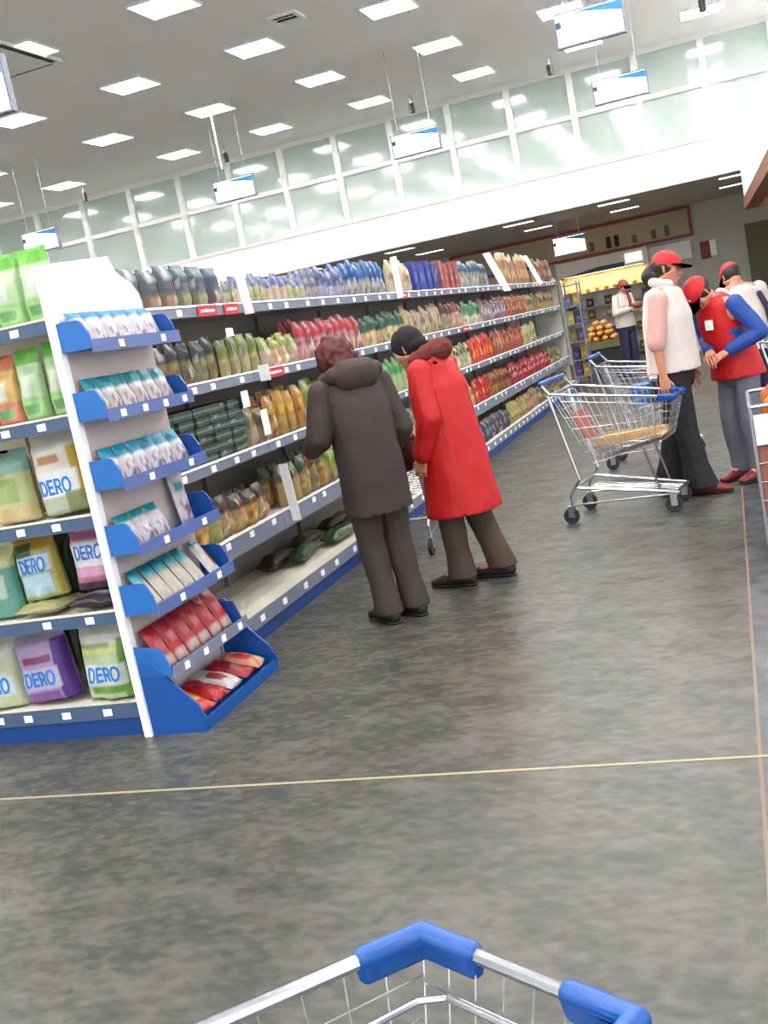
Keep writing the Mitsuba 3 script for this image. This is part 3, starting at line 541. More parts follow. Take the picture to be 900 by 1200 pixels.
def tray_packs(i, n, w, h, d, cols, name, label, y0=4.03, y1=4.73, tilt=14, cat_='packet', dx=None):
    z = TRAY[i][0] + 0.012; dx = h * math.sin(math.radians(tilt)) + d * .5 + .004; v = [pk(pouch(w, h, d, cols[0], cols[1], seed=30 + i * 3 + s, nu=9, nv=11, flat=.5)) for s in range(2)]
    for k in range(n):
        y = y0 + (k + 0.5) * (y1 - y0) / n
        key = add(name, v[k % 2], None, tw=T().translate([px + dx, y, z]).rotate([0, 0, 1], 90 + random.uniform(-2, 2)).rotate([1, 0, 0], -tilt)); used.add(key)
        labels[key] = {'label': label + (f', {ORD[k]} from near side' if n > 1 else ''), 'category': cat_, **({'group': label} if n > 1 else {})}
TEAL, BLU, CR = (10, 150, 160), (30, 140, 206), (226, 220, 222)
dots = [(-.7, -.4, .3, .42, (150, 130, 160)), (.1, .4, .3, .42, (140, 120, 150)), (-.3, .0, .1, .2, (150, 130, 150)), (.5, .8, .1, .2, (150, 130, 150))]
tray_packs(0, 6, 0.112, 0.165, 0.04, (CR, [(-1, 1, .74, 1, BLU), (-1, 1, .6, .74, (240, 244, 250))] + dots), 'sachet', 'white sachet with blue top on the uppermost blue tray', tilt=22)
tray_packs(1, 6, 0.112, 0.175, 0.04, ((226, 214, 206), [(-1, 1, .70, 1, TEAL), (-1, 1, .6, .7, (246, 244, 250))] + dots), 'sachet', 'beige sachet with teal top on the second blue tray', tilt=20)
tray_packs(2, 6, 0.112, 0.17, 0.04, ((228, 218, 222), [(-1, 1, .70, 1, (16, 156, 190)), (-1, 1, .6, .7, (240, 244, 250))] + dots), 'sachet', 'white sachet with turquoise top on the third blue tray', tilt=20)
tray_packs(3, 3, 0.125, 0.165, 0.04, ((226, 214, 222), [(-1, 1, .72, 1, (20, 150, 150))] + dots), 'sachet', 'white sachet with teal top slumped on the fourth blue tray', y1=4.40, tilt=24)
tray_packs(3, 1, 0.13, 0.24, 0.04, ((230, 220, 226), [(-.5, .6, .62, .86, (30, 170, 170)), (-.4, .6, .2, .34, (150, 60, 80))] + dots), 'sachet', 'taller white sachet with teal badge alone at the far side of the fourth blue tray', y0=4.52, y1=4.72, tilt=8)
tray_packs(4, 5, 0.092, 0.20, 0.03, ((226, 214, 196), [(-1, 1, .8, 1, (10, 130, 140)), (-1, 1, .7, .8, (90, 190, 200))]), 'sachet', 'cream slim packet with teal top on the fifth blue tray', y1=4.55, tilt=32)
tray_packs(4, 1, 0.10, 0.20, 0.03, ((230, 226, 224), [(-1, 1, .82, 1, (30, 110, 130)), (.5, .8, .2, .7, (190, 90, 80))]), 'sachet', 'white slim packet set apart at the far side of the fifth blue tray', y0=4.59, y1=4.71, tilt=32)
tray_packs(5, 6, 0.11, 0.21, 0.04, ((196, 36, 46), [(-1, 1, .85, 1, (170, 26, 40)), (-.6, .6, .45, .62, (220, 110, 110)), (-.8, .8, .0, .28, (226, 190, 180))]), 'soup_packet', 'red packet with pale foot on the lowest blue tray', tilt=26)
for k, (y, base, c2, lab) in enumerate(((4.10, (206, 60, 36), (236, 190, 60), 'red and yellow packet at the near side of the floor bin'), (4.25, (190, 24, 34), (150, 20, 30), 'plain dark red packet lying in the floor bin'), (4.40, (214, 206, 206), (170, 60, 60), 'white and red packet lying in the floor bin'), (4.55, (176, 24, 36), (120, 20, 26), 'dark crimson packet lying in the floor bin'), (4.69, (220, 150, 110), (196, 60, 46), 'orange-beige packet at the far side of the floor bin'))):
    one('soup_packet', pk(pouch(0.13, 0.22, 0.05, base, [(-.6, .6, .3, .7, c2)], seed=50 + k, nu=11, nv=13, flat=.3)), None, lab, 'packet', tw=T().translate([px + 0.245, y, 0.07]).rotate([0, 0, 1], 90 + (k - 2) * 4).rotate([1, 0, 0], -72))

# ================================================================== shopping carts (local: x forward, y left)
def grid(p00, p10, p11, p01, nu, nv, r):
    p00, p10, p11, p01 = (np.array(p, float) for p in (p00, p10, p11, p01)); out = []
    B = lambda u, v: p00 * (1-u)*(1-v) + p10*u*(1-v) + p11*u*v + p01*(1-u)*v
    for u in np.linspace(0, 1, nu): out.append(seg(B(u, 0), B(u, 1), r, 4))
    for v in np.linspace(0, 1, nv): out.append(seg(B(0, v), B(1, v), r, 4))
    return out
def cart(x, y, heading, label, group=None, wn=0.36, L=0.80, z1=0.78, fine=False, seat=False, wr=0.54, z0=0.92):
    t = thing('shopping_cart', label, 'shopping cart', group); tw = TR(x, y, 0, heading)
    a, b = wr / 2, wn / 2
    RR, RL, NR, NL = (0, -a, z0), (0, a, z0), (L, -b, z1), (L, b, z1)
    br_, bl_, bnr, bnl = (0.20, -0.20, 0.40), (0.20, 0.20, 0.40), (L - 0.09, -b + 0.035, 0.50), (L - 0.09, b - 0.035, 0.50)
    r = 0.0012 if fine else 0.0022
    add('basket_grid', cat(grid(RR, NR, bnr, br_, 15, 7, r) + grid(RL, NL, bnl, bl_, 15, 7, r) + grid(NR, NL, bnl, bnr, 8, 6, r) + grid(br_, bnr, bnl, bl_, 11, 7, r)), 'chrome', t, tw=tw)
    add('rim', tube([RL, NL, NR, RR, RL], 0.010 if fine else 0.009, 8), 'chrome', t, tw=tw, smooth=40)
    k = 0.92
    lo = [np.array(p) * [1, 1, 1] for p in (RR, RL, NL, NR)]
    add('inner_frame', tube([(0.05, 0.22, z0 - 0.06), (L - 0.055, b - 0.035, z1 - 0.05), (L - 0.03, b - 0.06, z1 - 0.051), (L - 0.03, -b + 0.06, z1 - 0.051), (L - 0.055, -b + 0.035, z1 - 0.05), (0.05, -0.22, z0 - 0.06)], 0.0045, 8), 'chrome', t, tw=tw, smooth=40)
    # rear flap with child seat
    add('rear_flap', cat(grid((0.02, -a + 0.02, z0 - 0.02), (0.02, a - 0.02, z0 - 0.02), (0.22, 0.19, 0.43), (0.22, -0.19, 0.43), 8, 6, r)), 'chrome', t, tw=tw)
    if seat: add('seat_panel', hull([(0.085 + dx, s * 0.17, 0.76) for dx in (0, .012) for s in (-1, 1)] + [(0.165 + dx, s * 0.16, 0.56) for dx in (0, .012) for s in (-1, 1)]), 'pink_pad', t, tw=tw)
    hp = [(0.0, -a, z0), (-0.06, -a + 0.01, 1.0), (-0.06, a - 0.01, 1.0), (0.0, a, z0)]
    h = add('handle', tube([hp[0], hp[1]], 0.010), 'chrome', t, tw=tw, smooth=40); add('handle', tube([hp[3], hp[2]], 0.010), 'chrome', t, tw=tw, smooth=40)
    add('handle_grip', totri(union(chain([hp[1], hp[2]], [0.019, 0.019]))), 'blue_m', t, tw=tw, smooth=50)
    # blue bumpers on the two nose corners
    for s in (-1, 1):
        c = np.array((L, s * b, z1)); d1 = np.array((RR if s < 0 else RL)) - c; d1 = d1 / np.linalg.norm(d1); e1, e2 = c + d1 * 0.085, c + np.array((0, -s, 0)) * 0.085
        br2 = 0.0155
        man = union([hull(np.vstack([np.array(p) + ICO2 * br2 for p in (e1, c)] + [np.array(p) + ICO2 * br2 * 0.8 + [0, 0, -0.02] for p in (e1, c)])), hull(np.vstack([np.array(p) + ICO2 * br2 for p in (e2, c)] + [np.array(p) + ICO2 * br2 * 0.8 + [0, 0, -0.02] for p in (e2, c)]))])
        add('corner_bumper', totri(man), 'blue_m', t, tw=tw, smooth=50)
    # undercarriage
    fr = []
    for s in (-1, 1): fr += [tube([(-0.03, s * 0.235, 0.92), (0.10, s * 0.235, 0.30), (0.06, s * 0.235, 0.25), (0.74, s * 0.17, 0.135), (0.74, s * 0.17, 0.12)], 0.011, 7), tube([(0.02, s * 0.235, 0.12), (0.02, s * 0.235, 0.20), (0.10, s * 0.235, 0.30)], 0.010, 7)]
    fr += [seg((0.74, -0.17, 0.135), (0.74, 0.17, 0.135), 0.010), seg((0.06, -0.235, 0.25), (0.06, 0.235, 0.25), 0.010), seg((0.02, -0.235, 0.13), (0.70, -0.165, 0.125), 0.008), seg((0.02, 0.235, 0.13), (0.70, 0.165, 0.125), 0.008)]
    fr += [seg((0.15, q * 0.06, 0.235), (0.74, q * 0.045, 0.138), 0.004, 5) for q in range(-3, 4)]
    fr += [seg((0.62, s * 0.16, 0.17), (0.55, s * 0.16, 0.46), 0.008) for s in (-1, 1)]
    add('frame', cat(fr), 'chrome', t, tw=tw, smooth=40)
    for (cx, cy) in ((0.02, 0.235), (0.02, -0.235), (0.72, 0.17), (0.72, -0.17)):
        f = add('caster', cat([box(cx - 0.035, cx + 0.01, cy - 0.018, cy - 0.014, 0.045, 0.12), box(cx - 0.035, cx + 0.01, cy + 0.014, cy + 0.018, 0.045, 0.12), box(cx - 0.035, cx + 0.014, cy - 0.018, cy + 0.018, 0.115, 0.125)]), 'chrome_dull', t, tw=tw)
        w = trimesh.creation.cylinder(0.055, 0.024, sections=20); w.apply_transform(trimesh.transformations.rotation_matrix(math.pi / 2, [1, 0, 0])); w.apply_translation([cx - 0.02, cy, 0.055]); add('wheel', w, 'rubber', f, tw=tw, smooth=40)
    return t, tw
HDG = 59.9
cart(-0.733, 0.4126, HDG, 'chrome shopping cart with blue corner bumpers in the foreground, cut by the bottom edge', wn=0.324, fine=True, wr=0.64, z0=0.84)
_, twA = cart(-1.21, 7.72, -9, 'shopping cart with kraft cardboard in its basket beside the white vest', seat=True)
one('cardboard_sheet', cat([box(0.21, 0.68, -0.15, 0.15, 0.515, 0.521), box(0.21, 0.68, -0.153, -0.147, 0.515, 0.56), box(0.21, 0.68, 0.147, 0.153, 0.515, 0.56)]), 'kraft', 'tan cardboard tray lying in the shopping cart beside the white vest', 'cardboard tray', tw=twA)
cart(-2.40, 7.05, 90, 'shopping cart mostly hidden behind the two shoppers at the shelves')
_, twC = cart(-1.15, 9.85, -4, 'shopping cart farther back, behind the cart with the cardboard')
one('carton_box', rbox((0.32, 0.02, 0.60), (0.20, 0.24, 0.18), 0.006), 'blue_light', 'blue carton in the shopping cart farther back', 'box', tw=twC)
one('grocery_bag', pk(pouch(0.2, 0.26, 0.12, (206, 200, 150), [(-.6, .6, .3, .6, (236, 230, 200))], seed=71)), None, 'pale yellow bag in the shopping cart farther back', 'bag', tw=twC @ TR(0.58, 0.0, 0.525))
one('carton_box', rbox((0.45, 0.10, 0.64), (0.14, 0.12, 0.24), 0.006), 'white_paint', 'white carton in the shopping cart farther back', 'box', tw=twC)
one('carton_box', rbox((0.46, -0.09, 0.62), (0.12, 0.14, 0.2), 0.006), 'navy_m', 'dark navy carton in the shopping cart farther back', 'box', tw=twC)
cart(0.22, 9.25, -6, 'shopping cart at the right photo edge behind the red vest')

# ================================================================== people (local: x forward, y left)
def rings_hull(rings, n=22):
    P = []
    for z, cx, a, b, *r in rings:
        tl = r[0] if r else 0.0; t = np.arange(n) * 2 * np.pi / n
        e = 0.85; ca, sa = np.sign(np.cos(t)) * np.abs(np.cos(t)) ** e, np.sign(np.sin(t)) * np.abs(np.sin(t)) ** e
        P.append(np.stack([cx + ca * a * math.cos(tl), sa * b, z - ca * a * math.sin(tl)], 1))
    return [hull(np.vstack([P[i], P[i + 1]])) for i in range(len(P) - 1)]
def tomani(t): return m3.Manifold(m3.Mesh(np.asarray(t.vertices, np.float32), np.asarray(t.faces, np.uint32)))
def head_frame(hc, pitch, yaw, hs):
    p, y = math.radians(pitch), math.radians(yaw)
    Rp = np.array([[math.cos(p), 0, math.sin(p)], [0, 1, 0], [-math.sin(p), 0, math.cos(p)]]); Ry = np.array([[math.cos(y), -math.sin(y), 0], [math.sin(y), math.cos(y), 0], [0, 0, 1]])
    R = Ry @ Rp; c = np.array(hc, float)
    return lambda q: c + hs * (np.asarray(q, float) @ R.T)
def head_manifold():
    e = lambda c, r: ell(c, r)
    sp = lambda c, r: np.array(c) + r * ICO
    face = hull(np.vstack([sp((.30, s * .05, -.44), .06) for s in (-1, 1)] + [sp((-.02, s * .24, -.26), .06) for s in (-1, 1)] + [sp((.26, s * .19, -.06), .10) for s in (-1, 1)] + [sp((.33, s * .13, .10), .07) for s in (-1, 1)] + [sp((.28, 0, .27), .12)]))
    nose = hull(np.vstack([sp((.40, 0, .04), .03), sp((.49, 0, -.12), .042), sp((.40, .06, -.15), .035), sp((.40, -.06, -.15), .035)]))
    lips = hull(np.vstack([sp((.37, s * .09, -.28), .022) for s in (-1, 1)] + [sp((.415, 0, -.255), .028), sp((.41, 0, -.30), .028)]))
    m = union([e((-.05, 0, .12), (.43, .335, .38)), face, nose, lips] + [hull(np.vstack([sp((-.03, s * .33, .08), .035), sp((-.05, s * .36, .05), .03), sp((.0, s * .335, -.12), .03)])) for s in (-1, 1)])
    m = m - union([ell((.42, s * .145, .02), (.07, .075, .05)) for s in (-1, 1)])
    t = totri(m.refine_to_length(0.05)); t.merge_vertices(); trimesh.smoothing.filter_taubin(t, 0.5, 0.53, iterations=4)
    return t
HEAD = head_manifold()
def hand_mesh(w, d, palm, thumb, curl=0.45, s=1.0):
    """w wrist, d along the fingers, palm the way the palm faces, thumb the side of the thumb; curl in radians per joint."""
    d = np.array(d, float); d /= np.linalg.norm(d); palm = np.array(palm, float); palm -= d * (palm @ d); palm /= np.linalg.norm(palm)
    side = np.array(thumb, float); side -= d * (side @ d); side -= palm * (side @ palm); side /= np.linalg.norm(side)
    Q = lambda x, y, z: np.array(w) + s * (d * x + side * y + palm * z)
    S = lambda c, r: c + s * r * ICO
    ms = [hull(np.vstack([S(Q(-.01, .012, 0), .019), S(Q(-.01, -.012, 0), .019)] + [S(Q(.085, y, 0.003), .0115) for y in (.032, .011, -.011, -.031)])), hull(np.vstack([S(Q(.01, .02, .004), .016), S(Q(.045, .036, .008), .012), S(Q(.03, 0, .0), .012)]))]
    for y, L, r in ((.032, (.040, .024, .020), .0088), (.011, (.044, .028, .021), .0090), (-.011, (.041, .026, .020), .0086), (-.031, (.032, .020, .018), .0078)):
        p, an = (.084, .003), curl * (0.7 + 6 * abs(y)); pts = [Q(p[0], y, p[1])]; x, z = p; a = 0
        for Lk in L: a += an; x += Lk * math.cos(a); z += Lk * math.sin(a); pts.append(Q(x, y * 1.05, z))
        ms += chain(pts, [s * r, s * r * .95, s * r * .88, s * r * .75])
    ms += chain([Q(.035, .034, .008), Q(.062, .054, .018), Q(.092, .058, .026)], [s * .0115, s * .0095, s * .008])
    return skin_mesh(ms, 0.007 * s, 4)
SM = 0.022
def person(label, x, y, heading, J, outfit, pitch=15, yaw=0, hs=0.222, hands=None):
    t = thing('person', label, 'person'); tw = TR(x, y, 0, heading); H = head_frame(J['head'], pitch, yaw, hs)
    A = lambda key, mesh, m, parent=None, **k: add(key, mesh, m, parent or t, tw=tw, **k)
    pel, ch, nk = (np.array(J[k], float) for k in ('pelvis', 'chest', 'neck'))
    b = [hull(np.vstack([pel + ICO * [.12, .15, .10], (pel + ch) / 2 + ICO * [.09, .13, .06]])), hull(np.vstack([(pel + ch) / 2 + ICO * [.09, .13, .06], ch + ICO * [.10, .15, .10]])), hull(np.vstack([ch + ICO * [.10, .15, .10], np.array(J['shL']) + ICO * .045, np.array(J['shR']) + ICO * .045, nk + ICO * .05]))]
    b += [bone(nk, H((-.08, 0, -.15)), .052, .056)]
    for s in 'LR':
        b += chain([J['sh' + s], J['el' + s], J['wr' + s]], [.045, .038, .026]); b += chain([J['hip' + s], J['kn' + s], J['an' + s]], [.080, .055, .040])
        an = np.array(J['an' + s]); b += [hull(np.vstack([an + ICO * .038, an + ICO * [.03, .035, .02] + [-.03, 0, -.05], an + ICO * [.03, .04, .018] + [.13, 0, -.055]]))]
    body = skin_mesh(b, 0.026, 5); body = tomani(body)
    hm = HEAD.copy(); hm.vertices = H(hm.vertices); parts = [body, tomani(hm)]
    for s in 'LR':
        w, e = np.array(J['wr' + s], float), np.array(J['el' + s], float); hd = (hands or {}).get(s, {})
        sd = 1 if s == 'L' else -1
        d = np.array(hd.get('dir', w - e)); d = d / np.linalg.norm(d)
        parts.append(tomani(hand_mesh(w + d * 0.012, d, hd.get('palm', (0, -sd, 0.001)), hd.get('thumb', (1, 0, 0.3)), hd.get('curl', 0.35), 0.95)))
    A('body', totri(union(parts)), 'skin', smooth=50)
    for s in (-1, 1): 
        e = trimesh.creation.icosphere(2, radius=1.0); e.vertices = H(np.array(e.vertices) * [.035, .045, .035] + [.355, s * .145, .02]); A('eye', e, 'eye_m', smooth=True)
    outfit(A, J, H)
    return t, tw
def shoes(A, J, m, heel=0.0):
    for s in 'LR':
        an = np.array(J['an' + s], float); z = an[2]; tz = J.get('toe' + s, 0)
        f = np.array([math.cos(tz), math.sin(tz), 0]); l = np.array([-f[1], f[0], 0])
        S = lambda c, r: an * [1, 1, 0] + f * c[0] + l * c[1] + np.array([0, 0, c[2]]) + (ICO * np.array(r)) @ np.stack([f, l, [0, 0, 1]])
        P = np.vstack([S((-.055, 0, .045), (.035, .036, .040)), S((0, 0, .075), (.05, .044, .035)), S((.10, 0, .045), (.05, .046, .035)), S((.175, 0, .03), (.045, .040, .022))]); P[:, 2] = np.maximum(P[:, 2], 0.012)
        sh = A('shoe', totri(hull(P)), m, smooth=50)
        P2 = np.vstack([S((-.055, 0, .01), (.036, .038, .012)), S((.09, 0, .01), (.05, .047, .012)), S((.175, 0, .01), (.046, .041, .012))]); P2[:, 2] = np.clip(P2[:, 2], 0.001, 0.014)
        A('sole', totri(hull(P2)), 'rubber', sh, smooth=40)
def trousers(A, J, m, r=(.105, .082, .075), hem=.088, it=10, fold=.008, waist=None):
    pel = np.array(J['pelvis'], float); ms = [hull(np.vstack([pel + ICO * [.135, .165, .11], pel + [0, 0, -.10] + ICO * [.125, .16, .08]]))]
    for s in 'LR':
        an = np.array(J['an' + s], float); kn = np.array(J['kn' + s], float)
        c = chain([J['hip' + s], kn, kn * .35 + an * .65], [r[0], r[1], r[2]])
        base = an + (an - kn) / np.linalg.norm(an - kn) * 0.035; base[2] = max(base[2], 0.035)
        P = np.vstack([kn * .35 + an * .65 + ICO * r[2], base + ICO * [hem * 1.1, hem * .95, .012]]); ms += c + [hull(P)]
    return A('trousers', skin_mesh(ms, 0.022, it, fold, 11, 4), m, smooth=True)
def sleeves(ms, J, r, sides='LR', stop=0.94):
    for s in sides:
        e, w = np.array(J['el' + s], float), np.array(J['wr' + s], float); ms += chain([J['sh' + s], e, e + (w - e) * stop], r)
    return ms
def cap(A, H, m, label_patch=None):
    dome = ell((-.03, 0, .14), (.465, .385, .42)).trim_by_plane((0, 0, 1), .13)
    sk = totri(dome); sk.vertices = H(sk.vertices); c = A('cap', sk, m, smooth=50)
    t = np.linspace(-1.15, 1.15, 13); out = np.stack([.30 + .48 * np.cos(t * .95), .36 * np.sin(t * 1.1), .17 - .10 * np.abs(np.sin(t)) - .06 * np.cos(t)], 1)
    inn = np.stack([.36 * np.cos(t), .34 * np.sin(t), .18 + 0 * t], 1)
    v = np.vstack([out, inn, out + [0, 0, -.03], inn + [0, 0, -.03]]); n = 13; f = []
    for i in range(n - 1):
        for a, b_, fl in ((0, n, 0), (2 * n, 3 * n, 1), (0, 2 * n, 1), (n, 3 * n, 0)):
            q = [a + i, b_ + i, b_ + i + 1, a + i + 1]; q = q[::-1] if fl else q; f += [[q[0], q[1], q[2]], [q[0], q[2], q[3]]]
    br = trimesh.Trimesh(H(v), f, process=False); trimesh.repair.fix_normals(br); A('brim', br, m, c)
    bt = trimesh.creation.icosphere(1, radius=1.0); bt.vertices = H(np.array(bt.vertices) * [.04, .04, .025] + [-.03, 0, .565]); A('button', bt, m, c, smooth=True)
    if label_patch: 
        q = totri(hull(np.vstack([np.array((.395 - .03 * k, y, .27 + .13 * k)) + [d, 0, 0] for k in (0, 1) for y in (-.12, .12) for d in (0, .03)]))); q.vertices = H(q.vertices); A('badge', q, label_patch, c)
    return c
J2 = lambda **k: k

# --- woman in the brown coat, back to the camera
Ja = J2(pelvis=(0, 0, .83), chest=(.04, 0, 1.17), neck=(.09, 0, 1.34), head=(.145, .0, 1.435), shL=(.05, .18, 1.29), elL=(.04, .245, 1.06), wrL=(.26, .20, .99), shR=(.05, -.18, 1.29), elR=(-.01, -.23, 1.03), wrR=(.15, -.19, .86),
        hipL=(0, .085, .80), knL=(.02, .075, .44), anL=(-.03, .075, .095), hipR=(0, -.085, .80), knR=(.0, -.08, .44), anR=(-.05, -.085, .095))
def out_a(A, J, H):
    trousers(A, J, 'brown_trousers', (.10, .078, .07), .085); shoes(A, J, 'shoe_m')
    ms = rings_hull([(1.36, .075, .07, .09, .2), (1.315, .06, .115, .175, .15), (1.2, .04, .14, .19, .1), (1.02, .01, .145, .18, .05), (.8, -.01, .15, .185), (.61, -.015, .15, .19)])
    ms = sleeves(ms, J, [.075, .072, .058]); c = A('coat', skin_mesh(ms, SM, 8, .012, 8, 1), 'brown_coat', smooth=True)
    ho = union([hull(np.vstack([np.array((-.03, s * .07, 1.36)) + ICO * [.075, .07, .085] for s in (-1, 1)] + [np.array((-.02, 0, 1.30)) + ICO * [.06, .06, .05]]))] + chain([(-.02, .12, 1.37), (.08, .14, 1.35), (.16, .09, 1.30)], [.05, .042, .03]) + chain([(-.02, -.12, 1.37), (.08, -.14, 1.35), (.16, -.09, 1.30)], [.05, .042, .03]))
    A('hood', skin_mesh(ho, .016, 6, .010, 12, 7), 'brown_hood', c, smooth=True)
    hair = union([ell((-.08, 0, .14), (.55, .48, .50)), ell((-.22, 0, -.10), (.34, .44, .36))]) - ell((.50, 0, -.14), (.40, .36, .45))
    m = totri(hair); m.vertices = H(m.vertices); A('hair', skin_mesh([tomani(m)], .013, 3, .03, 36, 3), 'brown_hair', smooth=True)
person('woman in a dark brown hooded coat seen from behind, bending to the shelves', -1.95, 5.52, 138, Ja, out_a, pitch=32, yaw=12, hands={'L': {'palm': (0, -.4, -1), 'thumb': (0.2, -1, 0.2)}})

# --- woman in the long red coat
Jb = J2(pelvis=(0, 0, .82), chest=(.02, 0, 1.16), neck=(.05, 0, 1.34), head=(.15, 0, 1.43), shL=(.02, .175, 1.29), elL=(-.02, .23, 1.03), wrL=(.07, .22, .82), shR=(.02, -.175, 1.29), elR=(.05, -.23, 1.04), wrR=(.24, -.15, .94),
        hipL=(0, .085, .78), knL=(.04, .085, .43), anL=(.03, .085, .095), hipR=(0, -.085, .78), knR=(-.05, -.08, .44), anR=(-.15, -.085, .105))
def out_b(A, J, H):
    trousers(A, J, 'olive_trousers', (.10, .08, .075), .088); shoes(A, J, 'shoe_m')
    ms = rings_hull([(1.365, .05, .07, .085, .15), (1.315, .03, .115, .17, .1), (1.18, .01, .155, .195), (.98, -.01, .16, .20), (.72, -.015, .185, .215), (.44, -.02, .215, .235)])
    ms = sleeves(ms, J, [.075, .07, .060]); c = A('coat', skin_mesh(ms, SM, 8, .010, 9, 2), 'red_coat', smooth=True)
    co = union(chain([(-.03, .06, 1.39), (-.06, 0, 1.40), (-.03, -.06, 1.39)], [.06, .065, .06]) + chain([(-.03, .06, 1.39), (.06, .10, 1.36), (.13, .05, 1.30)], [.06, .05, .035]) + chain([(-.03, -.06, 1.39), (.06, -.10, 1.36), (.13, -.05, 1.30)], [.06, .05, .035]))
    A('fur_collar', skin_mesh(co, .014, 4, .014, 40, 5), 'fur_m', c, smooth=True)
    hat = union([ell((-.06, 0, .13), (.47, .40, .45)), ell((-.2, 0, -.05), (.32, .37, .25))]) - ell((.50, 0, -.22), (.44, .40, .42))
    m = totri(hat); m.vertices = H(m.vertices); A('knit_hat', skin_mesh([tomani(m)], .014, 5, .006, 50, 6), 'black_hat', smooth=True)
_, twb = person('woman in a long red coat and black knit hat leaning toward the shelves', -1.66, 6.15, 168, Jb, out_b, pitch=28, yaw=0, hands={'L': {'palm': (0, -1, 0), 'thumb': (1, 0, 0.1), 'curl': .5}, 'R': {'palm': (0, 0, -1), 'thumb': (0, 1, 0), 'curl': .7}})
hb = thing('handbag', 'dark brown handbag held in front of the red coat', 'handbag')
bx = rings_hull([(.72, .30, .05, .13), (.78, .30, .065, .14), (.90, .30, .045, .125), (.92, .30, .03, .11)])
add('pouch', skin_mesh([union(bx)], .018, 5), 'bag_m', hb, tw=twb, smooth=True)
add('strap', tube([(.30, .10, .91), (.29, .07, .965), (.27, 0, .985), (.29, -.07, .965), (.30, -.10, .91)], .008), 'bag_m', hb, tw=twb, smooth=40)

# --- worker in the white vest
Jc = J2(pelvis=(0, 0, .92), chest=(.02, 0, 1.27), neck=(.02, 0, 1.47), head=(.045, 0, 1.61), shL=(.0, .185, 1.41), elL=(.0, .245, 1.13), wrL=(.06, .235, .90), shR=(-.01, -.185, 1.41), elR=(-.05, -.245, 1.13), wrR=(-.04, -.235, .89),
        hipL=(0, .09, .90), knL=(-.08, .09, .48), anL=(-.17, .10, .095), hipR=(0, -.09, .90), knR=(.03, -.085, .48), anR=(.08, -.09, .095))
def out_c(A, J, H):
    trousers(A, J, 'black_trousers', (.105, .085, .09), .115, fold=.006); shoes(A, J, 'red_shoe')
    sl = sleeves([], J, [.070, .064, .062], stop=0.06) 
    A('shirt', skin_mesh(rings_hull([(1.49, .02, .06, .07), (1.44, .0, .09, .15), (1.25, .01, .135, .175), (1.0, 0, .13, .17)]) + sl, SM, 6, .006, 10, 3), 'pink_cloth', smooth=True)
    v = A('vest', skin_mesh(rings_hull([(1.50, .0, .065, .075), (1.455, -.005, .125, .16), (1.28, .0, .17, .20), (1.05, -.005, .175, .20), (.90, -.005, .185, .21)]), SM, 6, .009, 9, 8), 'white_vest', smooth=True)
    A('collar', skin_mesh(chain([(.06, .05, 1.50), (-.04, .06, 1.53), (-.07, 0, 1.535), (-.04, -.06, 1.53), (.06, -.05, 1.50)], [.03, .035, .035, .035, .03]), .015, 3), 'white_vest', v, smooth=True)
    hair = union([ell((-.10, 0, .06), (.42, .37, .38)), ell((-.30, 0, -.20), (.22, .28, .30))]) - ell((.45, 0, -.1), (.42, .36, .50))
    m = totri(hair); m.vertices = H(m.vertices); A('hair', skin_mesh([tomani(m)], .014, 4, .008, 30, 3), 'dark_hair', smooth=True)
    tail = chain([H((-.42, 0, .0)), H((-.55, 0, -.25)), H((-.50, .0, -.55))], [.04, .05, .03]); A('ponytail', skin_mesh(tail, .014, 3, .006, 30, 9), 'dark_hair', smooth=True)
    cap(A, H, 'cap_red')
person('worker in a white vest, red cap and black trousers standing beside the cart with cardboard', -0.44, 8.02, -8, Jc, out_c, pitch=12, hands={'R': {'palm': (0, 1, 0), 'thumb': (1, 0, 0), 'curl': .4}, 'L': {'palm': (0, -1, 0), 'thumb': (1, 0, 0), 'curl': .4}})

# --- worker in the red vest, head bowed
Jd = J2(pelvis=(0, 0, .85), chest=(.10, 0, 1.15), neck=(.15, .0, 1.32), head=(.25, 0, 1.40), shL=(.11, .18, 1.28), elL=(.02, .29, 1.06), wrL=(.20, .16, .97), shR=(.11, -.18, 1.28), elR=(.05, -.23, 1.05), wrR=(.22, -.02, .98),
        hipL=(0, .085, .83), knL=(.04, .10, .46), anL=(.0, .10, .095), hipR=(0, -.085, .83), knR=(.05, -.09, .46), anR=(.0, -.10, .095))
def out_d(A, J, H):
    trousers(A, J, 'jeans_m', (.10, .08, .072), .08); shoes(A, J, 'red_shoe')
    A('sweater', skin_mesh(sleeves(rings_hull([(1.34, .14, .07, .08), (1.29, .12, .09, .15), (1.1, .08, .13, .17), (.95, .03, .13, .17)]), J, [.068, .06, .045]), SM, 6, .008, 11, 2), 'blue_sleeve', smooth=True)
    v = A('vest', skin_mesh(rings_hull([(1.36, .15, .075, .085, .3), (1.31, .13, .11, .15, .25), (1.16, .09, .14, .165, .15), (.95, .03, .15, .172, .1), (.76, .0, .175, .195)]), SM, 6, .008, 9, 5), 'vest_red', smooth=True)
    q = totri(hull([(.255 + d, y, z) for d in (0, .012) for y in (.03, .10) for z in (1.13, 1.20)])); A('badge', q, 'white_paint', v)
    pk_ = totri(hull([(.205 + d, y, z) for d in (0, .012) for y in (-.13, .13) for z in (.925, .935)])); A('pocket_edge', pk_, 'pink_cloth', v)
    hair = ell((-.08, 0, .04), (.42, .365, .38)) - ell((.45, 0, -.1), (.42, .36, .5)); m = totri(hair); m.vertices = H(m.vertices); A('hair', skin_mesh([tomani(m)], .016, 3), 'dark_hair', smooth=True)
    cap(A, H, 'cap_red', 'pink_cloth')
